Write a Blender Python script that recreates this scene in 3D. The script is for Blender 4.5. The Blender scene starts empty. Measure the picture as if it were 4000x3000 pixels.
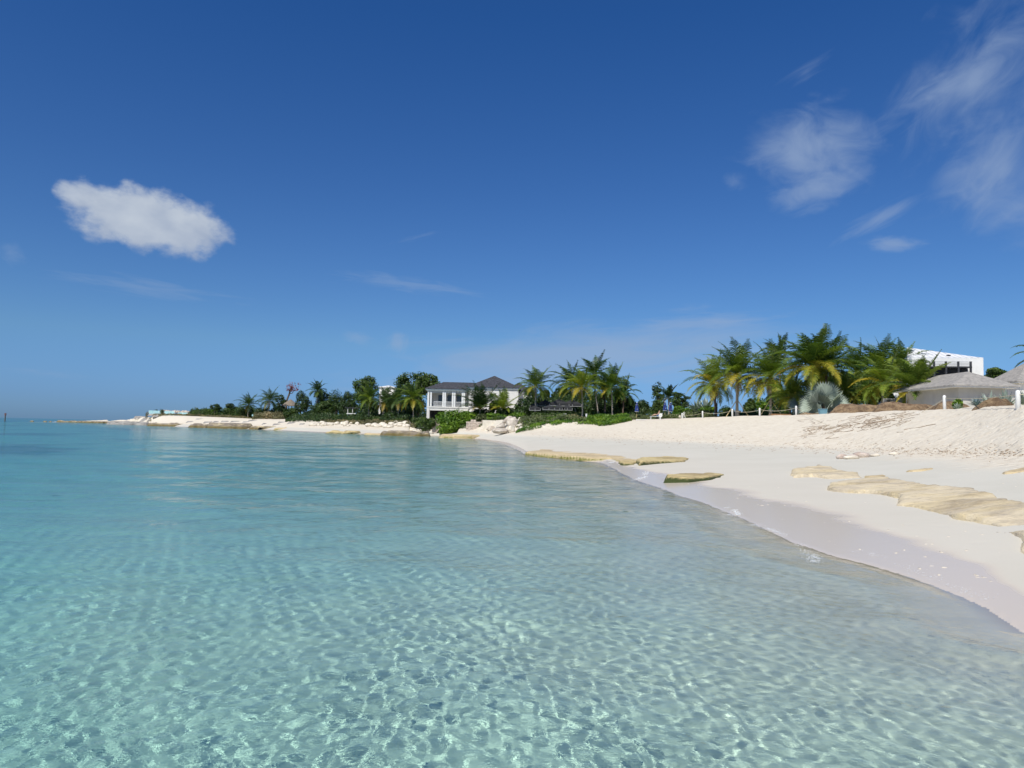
import bpy, math, random
import numpy as np
from mathutils import Vector

sc = bpy.context.scene
R = math.radians
# ------------------------------------------------------------------ camera
F = 2889.0                     # focal length in pixels of the 4000 px wide photo
CAM = np.array([0.0, 0.0, 1.6])
PITCH, ROLL = 0.0606, 0.0225
fwd = np.array([0, math.cos(PITCH), math.sin(PITCH)])
rx0 = np.array([1.0, 0, 0]); up0 = np.array([0, -math.sin(PITCH), math.cos(PITCH)])
rgt = rx0 * math.cos(ROLL) + up0 * math.sin(ROLL)
upv = -rx0 * math.sin(ROLL) + up0 * math.cos(ROLL)
cd = bpy.data.cameras.new('camera'); cam = bpy.data.objects.new('camera', cd)
sc.collection.objects.link(cam); sc.camera = cam
from mathutils import Matrix
cam.matrix_world = Matrix(((rgt[0], upv[0], -fwd[0], CAM[0]), (rgt[1], upv[1], -fwd[1], CAM[1]),
                           (rgt[2], upv[2], -fwd[2], CAM[2]), (0, 0, 0, 1)))
cd.sensor_width = 36.0; cd.lens = 36.0 * F / 4000.0
cd.clip_start = 0.1; cd.clip_end = 20000

def ray(px, py):
    return fwd * F + rgt * (px - 2000.0) + upv * (1500.0 - py)
def W(px, py, D):
    d = ray(px, py); return CAM + d * (D / d[1])
def PZ(px, py, z):
    d = ray(px, py); return CAM + d * ((z - CAM[2]) / d[2])
def hor(px):
    return 1675.0 + 0.0225 * (px - 2000.0)

# ------------------------------------------------------------------ sun + sky
SUN_EL, SUN_AZ = R(50), R(208)       # azimuth clockwise from +Y: behind the camera, to its left
sdir = Vector((math.sin(SUN_AZ) * math.cos(SUN_EL), math.cos(SUN_AZ) * math.cos(SUN_EL), math.sin(SUN_EL)))
ld = bpy.data.lights.new('sun', 'SUN'); lo = bpy.data.objects.new('sun', ld); sc.collection.objects.link(lo)
ld.energy = 4.3; ld.angle = R(0.53); ld.color = (1.0, 0.955, 0.87)
lo.rotation_euler = sdir.to_track_quat('Z', 'Y').to_euler(); lo.location = (0, 0, 60)
ld.cycles.is_caustics_light = True

wd = bpy.data.worlds.new('World'); sc.world = wd; wd.use_nodes = True
wt = wd.node_tree; wn = wt.nodes; wl = wt.links
bg = wn['Background']; bg.inputs[1].default_value = 0.1
sky = wn.new('ShaderNodeTexSky'); sky.sky_type = 'NISHITA'; sky.sun_disc = False
sky.sun_elevation = SUN_EL; sky.sun_rotation = SUN_AZ
sky.air_density = 1.0; sky.dust_density = 0.4; sky.ozone_density = 2.5

def mth(nt, op, a, b=None, c=None, clamp=False):
    n = nt.nodes.new('ShaderNodeMath'); n.operation = op; n.use_clamp = clamp
    for i, v in enumerate((a, b, c)):
        if v is None: continue
        if isinstance(v, (int, float)): n.inputs[i].default_value = v
        else: nt.links.new(v, n.inputs[i])
    return n.outputs[0]
def vmath(nt, op, a, b=None):
    n = nt.nodes.new('ShaderNodeVectorMath'); n.operation = op
    for i, v in enumerate((a, b)):
        if v is None: continue
        if isinstance(v, (tuple, list)): n.inputs[i].default_value = v
        else: nt.links.new(v, n.inputs[i])
    return n.outputs['Value' if op in ('DOT_PRODUCT', 'LENGTH') else 'Vector']
def mixc(nt, f, a, b, mode='MIX'):
    n = nt.nodes.new('ShaderNodeMix'); n.data_type = 'RGBA'; n.blend_type = mode
    for s, v in ((n.inputs[0], f), (n.inputs[6], a), (n.inputs[7], b)):
        if isinstance(v, (int, float)): s.default_value = v
        elif isinstance(v, (tuple, list)): s.default_value = tuple(v)[:3] + (1,)
        else: nt.links.new(v, s)
    return n.outputs[2]
def noise(nt, vec, scale, detail=4, rough=0.55, dist=0.0, dim='3D'):
    n = nt.nodes.new('ShaderNodeTexNoise'); n.noise_dimensions = dim
    if vec is not None: nt.links.new(vec, n.inputs['Vector'])
    n.inputs['Scale'].default_value = scale; n.inputs['Detail'].default_value = detail
    n.inputs['Roughness'].default_value = rough; n.inputs['Distortion'].default_value = dist
    return n.outputs['Fac']
def sstep(nt, v, lo_, hi_, a=0.0, b=1.0):
    n = nt.nodes.new('ShaderNodeMapRange'); n.interpolation_type = 'SMOOTHSTEP'
    nt.links.new(v, n.inputs[0]); n.inputs[1].default_value = lo_; n.inputs[2].default_value = hi_
    n.inputs[3].default_value = a; n.inputs[4].default_value = b
    return n.outputs[0]
def ramp(nt, v, stops):
    n = nt.nodes.new('ShaderNodeValToRGB'); nt.links.new(v, n.inputs[0])
    el = n.color_ramp.elements
    while len(el) < len(stops): el.new(0.5)
    for e, (p, c) in zip(el, stops): e.position = p; e.color = tuple(c)[:3] + (1,)
    return n.outputs[0]

tc = wn.new('ShaderNodeTexCoord'); dirv = tc.outputs['Generated']
sepw = wn.new('ShaderNodeSeparateXYZ'); wl.new(dirv, sepw.inputs[0])
grade = ramp(wt, sepw.outputs[2], [(0.0, (0.24, 0.45, 0.93)), (0.03, (0.255, 0.455, 0.92)), (0.107, (0.34, 0.54, 0.80)),
                                   (0.31, (0.245, 0.475, 0.80)), (0.5, (0.165, 0.44, 0.82)), (1.0, (0.165, 0.42, 0.78))])
skycol = mixc(wt, 1.0, sky.outputs[0], grade, 'MULTIPLY')

def cloud(px, py, hw, hh, rot, scale, stretch, lo_, hi_, amount, col, seed, warp=0.35, edge=1.0, grow=0.9):
    """one cloud bank: a soft ellipse round a sky direction, torn by noise"""
    global skycol
    c = ray(px, py); c /= np.linalg.norm(c)
    e1 = np.cross(c, (0, 0, 1)); e1 /= np.linalg.norm(e1); e2 = np.cross(e1, c)
    a = math.radians(rot)
    f1 = e1 * math.cos(a) - e2 * math.sin(a); f2 = e1 * math.sin(a) + e2 * math.cos(a)
    k = 1.0 / (np.linalg.norm(ray(px, py)))
    u = vmath(wt, 'DOT_PRODUCT', dirv, tuple(f1 / (hw * k)))
    v = vmath(wt, 'DOT_PRODUCT', dirv, tuple(f2 / (hh * k)))
    w = vmath(wt, 'DOT_PRODUCT', dirv, tuple(c))
    comb = wn.new('ShaderNodeCombineXYZ')
    wl.new(mth(wt, 'MULTIPLY', u, scale * stretch), comb.inputs[0]); wl.new(mth(wt, 'MULTIPLY', v, scale), comb.inputs[1])
    comb.inputs[2].default_value = seed * 7.31
    n1 = noise(wt, comb.outputs[0], 1.0, 6, 0.55, warp)
    r2 = mth(wt, 'ADD', mth(wt, 'MULTIPLY', u, u), mth(wt, 'MULTIPLY', v, v))
    r1 = mth(wt, 'SQRT', r2)
    base = mth(wt, 'SUBTRACT', edge, r1)
    dens = mth(wt, 'ADD', base, mth(wt, 'MULTIPLY', mth(wt, 'SUBTRACT', n1, 0.5), grow * 2))
    m = sstep(wt, dens, lo_, hi_, 0.0, amount)
    m = mth(wt, 'MULTIPLY', m, sstep(wt, w, 0.5, 0.6))
    if isinstance(col, tuple) and len(col) == 3 and not isinstance(col[0], tuple):
        cc = col
    else:
        n2 = noise(wt, comb.outputs[0], 0.75, 3, 0.5, 0.2)
        t = mth(wt, 'ADD', mth(wt, 'MULTIPLY', mth(wt, 'SUBTRACT', n2, 0.5), 1.6), mth(wt, 'ADD', mth(wt, 'MULTIPLY', v, 0.35), mth(wt, 'ADD', mth(wt, 'MULTIPLY', u, -0.18), 0.5)), clamp=True)
        cc = mixc(wt, t, col[0], col[1])
    skycol = mixc(wt, m, skycol, cc)
CL = 8.6
WH = (0.56 * CL, 0.62 * CL, 0.70 * CL)
MID = (0.37 * CL, 0.44 * CL, 0.57 * CL)
THIN = (0.32 * CL, 0.42 * CL, 0.60 * CL)
cloud(600, 866, 325, 142, 4, 2.0, 1.7, 0.0, 0.46, 0.95, (MID, WH), 7.3, 0.05, 1.0, 0.44)
cloud(320, 765, 110, 62, 8, 1.6, 1.2, 0.0, 0.55, 0.85, (MID, WH), 3.3, 0.10, 1.0, 0.36)
cloud(3160, 570, 300, 190, 12, 1.6, 1.0, 0.1, 1.2, 0.66, THIN, 2.1, 0.6, 1.05, 0.75)
cloud(3190, 740, 250, 100, -8, 1.5, 1.2, 0.15, 1.2, 0.58, THIN, 3.7, 0.6, 1.05, 0.6)
cloud(3820, 330, 360, 300, -40, 2.2, 0.7, 0.1, 1.5, 0.62, THIN, 4.2, 0.7, 1.1, 0.9)
cloud(3930, 660, 290, 310, -38, 2.0, 0.6, 0.1, 1.4, 0.66, THIN, 5.9, 0.7, 1.1, 0.8)
cloud(3440, 850, 230, 55, -24, 1.2, 0.8, 0.2, 1.1, 0.42, THIN, 6.4, 0.6, 1.05, 0.7)
cloud(3490, 955, 150, 46, 5, 1.2, 1.0, 0.2, 1.0, 0.5, THIN, 7.7, 0.4, 1.05, 0.6)
cloud(3560, 420, 420, 150, -25, 2.2, 0.6, 0.35, 1.5, 0.4, THIN, 8.1, 0.8, 1.0, 1.0)
cloud(3150, 280, 220, 60, -25, 1.6, 0.7, 0.45, 1.4, 0.25, THIN, 9.3, 0.6, 1.0, 0.8)
cloud(2870, 710, 60, 50, 0, 1.2, 1.0, 0.1, 1.2, 0.2, THIN, 10.2, 0.5, 1.0, 0.6)
cloud(1555, 1340, 55, 60, 0, 1.2, 1.0, 0.1, 0.9, 0.38, THIN, 11.6, 0.5, 1.0, 0.6)
cloud(1400, 1320, 95, 40, 8, 1.2, 1.0, 0.2, 1.0, 0.26, THIN, 12.6, 0.5, 1.0, 0.7)
cloud(1600, 1112, 420, 48, 4, 2.0, 1.4, 0.2, 1.1, 0.26, THIN, 13.6, 0.6, 1.0, 0.9)
cloud(2300, 1400, 850, 140, -5, 1.8, 1.2, -0.2, 0.9, 0.62, THIN, 14.6, 0.6, 1.0, 0.9)
cloud(2700, 1260, 500, 40, -4, 2.0, 1.4, 0.1, 1.1, 0.35, THIN, 15.6, 0.6, 1.0, 0.9)
cloud(40, 980, 90, 70, 25, 1.2, 1.0, 0.3, 1.3, 0.3, THIN, 16.6, 0.5, 1.0, 0.7)
cloud(560, 1120, 500, 50, 3, 2.0, 1.4, 0.2, 1.2, 0.24, THIN, 17.6, 0.5, 1.0, 0.9)
cloud(200, 1460, 260, 26, 3, 2.0, 1.4, 0.3, 1.4, 0.2, THIN, 18.6, 0.5, 1.0, 0.8)
cloud(1630, 925, 190, 18, -17, 2.0, 1.4, 0.3, 1.4, 0.16, THIN, 19.6, 0.5, 1.0, 0.8)
wl.new(skycol, bg.inputs[0])

vs = sc.view_settings; vs.view_transform = 'Standard'; vs.look = 'None'; vs.exposure = 0.2; vs.gamma = 1.0; vs.use_curve_mapping = False
cy = sc.cycles
cy.use_denoising = True
try: cy.denoiser = 'OPENIMAGEDENOISE'; cy.denoising_prefilter = 'ACCURATE'
except Exception: pass
cy.max_bounces = 7; cy.diffuse_bounces = 3; cy.glossy_bounces = 3; cy.transmission_bounces = 4; cy.transparent_max_bounces = 6
cy.sample_clamp_indirect = 4.0; cy.sample_clamp_direct = 12.0; cy.caustics_reflective = False; cy.caustics_refractive = True
cy.use_adaptive_sampling = True; cy.adaptive_threshold = 0.02; cy.blur_glossy = 0.3

# ------------------------------------------------------------------ numeric noise
def _h(ix, iy, s):
    n = (ix.astype(np.int64) * 374761393 + iy.astype(np.int64) * 668265263 + int(s * 1274126177)) & 0xffffffff
    n = ((n ^ (n >> 13)) * 1274126177) & 0xffffffff
    return ((n ^ (n >> 16)) & 0xffff) / 65535.0
def vn(x, y, s=0):
    x = np.asarray(x, float); y = np.asarray(y, float)
    ix = np.floor(x); iy = np.floor(y); fx = x - ix; fy = y - iy
    fx = fx * fx * (3 - 2 * fx); fy = fy * fy * (3 - 2 * fy)
    a = _h(ix, iy, s); b = _h(ix + 1, iy, s); c = _h(ix, iy + 1, s); d = _h(ix + 1, iy + 1, s)
    return a + (b - a) * fx + (c - a) * fy + (a - b - c + d) * fx * fy
def fbm(x, y, s=0, o=4):
    t = 0; a = 0.5; k = 1.0
    for i in range(o):
        t = t + a * (vn(np.asarray(x) * k + 3.7 * i, np.asarray(y) * k - 1.9 * i, s + i) - 0.5); a *= 0.5; k *= 2.03
    return t

# ------------------------------------------------------------------ terrain
# one column per bearing: waterline, wet limit, dune foot, dune crest, terrace behind
def rz(px, py, D):
    p = W(px, py, D); return (math.hypot(p[0], p[1]), p[2])
def Dz(px, py, z):
    p = PZ(px, py, z); return math.hypot(p[0], p[1])
COLS = []
def col(px, shore_y, wet_y, foot, crest, backz, backd=12, far=None):
    phi = math.degrees(math.atan2(px - 2000.0, F))
    rs = Dz(px, shore_y, 0.0)
    rw = Dz(px, wet_y, 0.11) if wet_y else rs + 1.5
    f = rz(px, *foot); c = rz(px, *crest)
    COLS.append((phi, [(rs, 0.0), (rw, 0.11), f, c, (c[0] + backd, backz), (6500, backz if far is None else far)]))
def colp(phi, pts): COLS.append((phi, pts))
colp(-180, [(300, -4), (302, -4), (305, -4), (310, -4), (330, -4), (6500, -4)])
colp(-38, [(300, -4), (302, -4), (305, -4), (310, -4), (330, -4), (6500, -4)])
colp(-34.2, [(300, -4), (302, -4), (305, -4), (310, -4), (330, -4), (6500, -4)])
colp(-33.0, [(355, -.5), (357, -.5), (360, -.5), (364, -.5), (390, -4), (6500, -4)])
col(240, 1649.0, None, (1645.5, 358), (1645.0, 362), -3, 30, -4)
col(400, 1653.2, None, (1646.5, 345), (1638.0, 352), -3, 40, -4)
col(500, 1656, None, (1648.0, 300), (1628.0, 315), 1.0, 40, -4)
col(560, 1659.5, None, (1648, 275), (1618.5, 292), 4.0, 40, -4)
col(640, 1664, None, (1652, 248), (1621, 266), 3.6, 30, 2)
col(720, 1668, None, (1655, 230), (1624, 248), 3.7, 30, 3)
col(860, 1672.2, None, (1660, 212), (1630, 232), 3.3, 20, 3)
col(1000, 1677, None, (1662, 202), (1636, 218), 3.0, 15, 3)
col(1200, 1686.5, None, (1668, 172), (1645, 190), 3.0, 15, 3)
col(1400, 1695.5, None, (1676, 148), (1648, 165), 3.0, 12, 3)
col(1550, 1699, None, (1682, 141), (1652, 154), 3.1, 8, 3)
col(1690, 1702, None, (1680, 136), (1672, 143), 3.1, 3, 3)
col(1750, 1705, None, (1690, 128), (1672, 139), 3.1, 3, 3)
col(1900, 1719, None, (1695, 115), (1676, 124), 3.0, 3, 3)
col(1985, 1738, 1727, (1705, 98), (1686, 108), 3.0, 4, 3)
col(2060, 1775, 1760, (1710, 88), (1683, 102), 3.0, 5, 3)
col(2200, 1792, 1780, (1705, 84), (1678, 98), 3.1, 6, 3)
col(2360, 1808, 1795, (1708, 82), (1672, 97), 3.2, 10, 3)
col(2440, 1850, 1812, (1712, 80), (1655, 99), 3.35, 8, 3.2)
col(2500, 1878, 1828, (1718, 75), (1640, 101), 3.45, 6, 3.3)
col(2660, 1935, 1862, (1728, 66), (1633, 97), 3.5, 6, 3.3)
col(2780, 1972, 1888, (1735, 61), (1629, 88), 3.55, 6, 3.3)
col(2860, 2005, 1905, (1738, 57), (1625.5, 82), 3.55, 6, 3.3)
col(3000, 2068, 1945, (1742, 53), (1622, 75), 3.5, 6, 3.3)
col(3110, 2120, 1962, (1746, 49), (1619, 69), 3.5, 6, 3.3)
col(3260, 2170, 1998, (1752, 45), (1613, 62), 3.45, 6, 3.3)
col(3400, 2205, 2045, (1760, 40), (1607, 56), 3.45, 6, 3.3)
col(3550, 2250, 2098, (1768, 34), (1603, 50.5), 3.4, 6, 3.2)
col(3690, 2302, 2150, (1775, 30), (1597, 45.5), 3.35, 6, 3.2)
col(3860, 2375, 2222, (1782, 26), (1585, 37.5), 3.25, 6, 3.2)
col(4000, 2465, 2300, (1790, 23), (1577, 31.8), 3.2, 6, 3.2)
colp(42, [(7.9, 0), (9.3, .11), (23, 1.0), (34, 3.15), (40, 3.2), (6500, 3.2)])
colp(55, [(7.6, 0), (9.2, .11), (20, 1.0), (30, 3.15), (36, 3.2), (6500, 3.2)])
colp(80, [(7.8, 0), (9.6, .11), (19, 1.0), (28, 3.15), (36, 3.2), (6500, 3.2)])
colp(105, [(9.5, 0), (11.6, .11), (22, 1.0), (32, 3.15), (40, 3.2), (6500, 3.2)])
colp(125, [(14, 0), (16.5, .11), (30, 1.0), (44, 3.15), (54, 3.2), (6500, 3.2)])
colp(142, [(32, 0), (36, .11), (60, 1.0), (80, 3.15), (90, 3.2), (6500, 3.2)])
colp(150, [(90, 0), (95, .11), (120, 1.0), (140, 3.15), (150, 3.2), (6500, 3.2)])
colp(154, [(300, -4), (302, -4), (305, -4), (310, -4), (330, -4), (6500, -4)])
colp(180, [(300, -4), (302, -4), (305, -4), (310, -4), (330, -4), (6500, -4)])
_phi = np.array([c[0] for c in COLS])
_R = np.array([[k[0] for k in c[1]] for c in COLS]); _Z = np.array([[k[1] for k in c[1]] for c in COLS])
_sp = []
for i in range(len(COLS) - 1):
    if _Z[i, 0] > -.6 and _Z[i + 1, 0] > -.6:
        for t in np.linspace(0, 1, 12, endpoint=False):
            p = R(_phi[i] * (1 - t) + _phi[i + 1] * t); r = _R[i, 0] * (1 - t) + _R[i + 1, 0] * t
            _sp.append((r * math.sin(p), r * math.cos(p)))
_sp = np.array(_sp)
def dshore(X, Y):
    out = np.empty(X.size); xf = X.ravel(); yf = Y.ravel()
    for i in range(0, xf.size, 20000):
        dx = xf[i:i + 20000, None] - _sp[None, :, 0]; dy = yf[i:i + 20000, None] - _sp[None, :, 1]
        out[i:i + 20000] = np.sqrt((dx * dx + dy * dy).min(1))
    return out.reshape(X.shape)
def terrain(X, Y, detail=True):
    X = np.asarray(X, float); Y = np.asarray(Y, float)
    phi = np.degrees(np.arctan2(X, Y)); r = np.hypot(X, Y)
    K = _R.shape[1]
    Rk = [np.interp(phi, _phi, _R[:, k]) for k in range(K)]; Zk = [np.interp(phi, _phi, _Z[:, k]) for k in range(K)]
    def ev(rr):
        z = Zk[0].copy() if hasattr(Zk[0], 'copy') else Zk[0]
        for k in range(K - 1):
            t = np.clip((rr - Rk[k]) / (Rk[k + 1] - Rk[k]), 0, 1)
            z = z + (Zk[k + 1] - Zk[k]) * t
        return z
    land = (ev(r * 0.985) + ev(r) * 2 + ev(r * 1.015)) / 4
    d = dshore(X, Y)
    depth = 1.42 * (1 - np.exp(-d / 19.0)) + 0.009 * d + .040 * (1 - np.exp(-d / .30))
    depth = np.minimum(depth, 7.0)
    inside = r < Rk[0]
    z = np.where(inside, -depth, np.where(Zk[0] < -.3, np.minimum(land, -depth * .5), land))
    z = np.where(inside, z + .06 * fbm(X * .5, Y * .5, 3, 3) * np.clip(d / 3, 0, 1), z)
    if detail:
        rough = np.clip((z - .7) / .6, 0, 1)
        z = z + rough * (.16 * fbm(X * .45, Y * .45, 11, 4) + .10 * fbm(X * 1.7, Y * 1.7, 21, 3) * np.clip(1 - r / 120, 0, 1))
    return z
def tz(x, y): return float(terrain(np.array([x]), np.array([y]))[0])
def G(px, D, dz=0.0):
    """a point on the ground in the direction of photo column px, D metres ahead"""
    x = (px - 2000.0) / F * D
    for _ in range(3):
        z = tz(x, D)
        v = np.array([x, D, z]) - CAM; a = v @ rgt / (v @ fwd) * F + 2000
        x += (px - a) / F * D
    return np.array([x, D, tz(x, D) + dz])

# ------------------------------------------------------------------ object helpers
def link_mesh(name, V, Fc, mat, parent=None, smooth=False, attrs=None):
    me = bpy.data.meshes.new(name)
    V = np.asarray(V, np.float32)
    if isinstance(Fc, np.ndarray) and Fc.ndim == 2:
        n, k = Fc.shape
        me.vertices.add(len(V)); me.vertices.foreach_set('co', V.ravel())
        me.loops.add(n * k); me.loops.foreach_set('vertex_index', Fc.astype(np.int32).ravel())
        me.polygons.add(n); me.polygons.foreach_set('loop_start', np.arange(0, n * k, k, dtype=np.int32))
        me.polygons.foreach_set('loop_total', np.full(n, k, np.int32))
    else:
        me.from_pydata([tuple(map(float, v)) for v in V], [], [tuple(map(int, f)) for f in Fc])
    if attrs:
        for an, av in attrs.items():
            at = me.attributes.new(an, 'FLOAT', 'POINT'); at.data.foreach_set('value', np.asarray(av, np.float32).ravel())
    me.update(); me.validate()
    if smooth: me.shade_smooth()
    if mat is not None: me.materials.append(mat)
    o = bpy.data.objects.new(name, me); sc.collection.objects.link(o)
    if parent is not None: o.parent = parent; o.matrix_parent_inverse = Matrix.Translation(-parent.location) if False else Matrix()
    return o
def tag(o, label=None, cat=None, group=None, kind=None):
    if label: o['label'] = label
    if cat: o['category'] = cat
    if group: o['group'] = group
    if kind: o['kind'] = kind
    return o
def empty(name, loc, label, cat, group=None, rz=0.0):
    o = bpy.data.objects.new(name, None); sc.collection.objects.link(o)
    o.location = tuple(map(float, loc)); o.rotation_euler = (0, 0, rz); o.empty_display_size = .3
    return tag(o, label, cat, group)

class MB:
    """collects shapes (in the thing's own coordinates) and links them as one mesh"""
    def __init__(s): s.v = []; s.f = []
    def add(s, V, Fc):
        n = len(s.v); s.v += [tuple(map(float, v)) for v in V]; s.f += [tuple(n + i for i in f) for f in Fc]; return s
    def box(s, x0, x1, y0, y1, z0, z1):
        V = [(x, y, z) for z in (z0, z1) for y in (y0, y1) for x in (x0, x1)]
        return s.add(V, [(0, 2, 3, 1), (4, 5, 7, 6), (0, 1, 5, 4), (2, 6, 7, 3), (0, 4, 6, 2), (1, 3, 7, 5)])
    def tube(s, pts, r, n=8, cap=True):
        pts = [np.array(p, float) for p in pts]
        if not hasattr(r, '__len__'): r = [r] * len(pts)
        base = len(s.v); side = None
        for i, p in enumerate(pts):
            t = pts[min(i + 1, len(pts) - 1)] - pts[max(i - 1, 0)]; t /= (np.linalg.norm(t) + 1e-9)
            if side is None:
                a = np.array([0, 0, 1.0]) if abs(t[2]) < .9 else np.array([1.0, 0, 0])
                side = np.cross(t, a)
            side = side - t * (side @ t); side /= np.linalg.norm(side); b = np.cross(t, side)
            for k in range(n):
                an = 2 * math.pi * k / n
                s.v.append(tuple(p + r[i] * (math.cos(an) * side + math.sin(an) * b)))
        for i in range(len(pts) - 1):
            for k in range(n):
                a = base + i * n + k; b_ = base + i * n + (k + 1) % n
                s.f.append((a, b_, b_ + n, a + n))
        if cap:
            s.f.append(tuple(base + k for k in range(n - 1, -1, -1)))
            s.f.append(tuple(base + (len(pts) - 1) * n + k for k in range(n)))
        return s
    def lathe(s, prof, c=(0, 0, 0), n=16):
        base = len(s.v)
        for r, z in prof:
            for k in range(n):
                an = 2 * math.pi * k / n; s.v.append((c[0] + r * math.cos(an), c[1] + r * math.sin(an), c[2] + z))
        for i in range(len(prof) - 1):
            for k in range(n):
                a = base + i * n + k; b_ = base + i * n + (k + 1) % n
                s.f.append((a, b_, b_ + n, a + n))
        s.f.append(tuple(base + k for k in range(n - 1, -1, -1)))
        s.f.append(tuple(base + (len(prof) - 1) * n + k for k in range(n)))
        return s
    def build(s, name, mat, parent=None, smooth=False, bevel=0):
        o = link_mesh(name, np.array(s.v), s.f, mat, parent, smooth)
        if bevel:
            m = o.modifiers.new('bevel', 'BEVEL'); m.width = bevel; m.segments = 2; m.limit_method = 'ANGLE'
        return o

# ------------------------------------------------------------------ materials
def new_mat(name):
    m = bpy.data.materials.new(name); m.use_nodes = True
    return m, m.node_tree, m.node_tree.nodes['Principled BSDF']
def objco(nt, kind='Object'):
    return nt.nodes.new('ShaderNodeTexCoord').outputs[kind]
def geo(nt, out='Position'):
    return nt.nodes.new('ShaderNodeNewGeometry').outputs[out]
def bumpn(nt, h, strength, dist):
    b = nt.nodes.new('ShaderNodeBump'); b.inputs['Strength'].default_value = strength; b.inputs['Distance'].default_value = dist
    nt.links.new(h, b.inputs['Height']); return b.outputs[0]
def attr(nt, name):
    a = nt.nodes.new('ShaderNodeAttribute'); a.attribute_name = name; return a.outputs['Fac']
def simple(name, c1, c2=None, scale=3.0, rough=0.7, bump=0.0, bscale=None, metal=0.0, detail=4, spec=None, bdist=.05, world=True):
    m, nt, b = new_mat(name)
    co = geo(nt) if world else objco(nt)
    if c2 is None: c2 = tuple(x * .85 for x in c1)
    n = noise(nt, co, scale, detail)
    nt.links.new(mixc(nt, sstep(nt, n, .3, .7), c1, c2), b.inputs['Base Color'])
    b.inputs['Roughness'].default_value = rough; b.inputs['Metallic'].default_value = metal
    if spec is not None: b.inputs['Specular IOR Level'].default_value = spec
    if bump:
        n2 = noise(nt, co, bscale or scale * 3, 5)
        nt.links.new(bumpn(nt, n2, bump, bdist), b.inputs['Normal'])
    return m

def leaf_mat(name, dark, light, dead=None, trans=0.35, rough=0.5):
    """leaf colour runs from dark to light by the leaf's own tint (0..1); tint above 1 is a yellowed leaf"""
    m, nt, b = new_mat(name)
    t = attr(nt, 'tint')
    c = mixc(nt, sstep(nt, t, 0, 1), dark, light)
    if dead: c = mixc(nt, sstep(nt, t, 1.0, 2.0), c, dead)
    nt.links.new(c, b.inputs['Base Color']); b.inputs['Roughness'].default_value = rough
    b.inputs['Specular IOR Level'].default_value = 0.35
    tr = nt.nodes.new('ShaderNodeBsdfTranslucent')
    nt.links.new(mixc(nt, 1.0, c, (1.1, 1.25, .55), 'MULTIPLY'), tr.inputs['Color'])
    mx = nt.nodes.new('ShaderNodeMixShader'); mx.inputs[0].default_value = trans
    nt.links.new(b.outputs[0], mx.inputs[1]); nt.links.new(tr.outputs[0], mx.inputs[2])
    nt.links.new(mx.outputs[0], nt.nodes['Material Output'].inputs[0])
    return m

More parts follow.
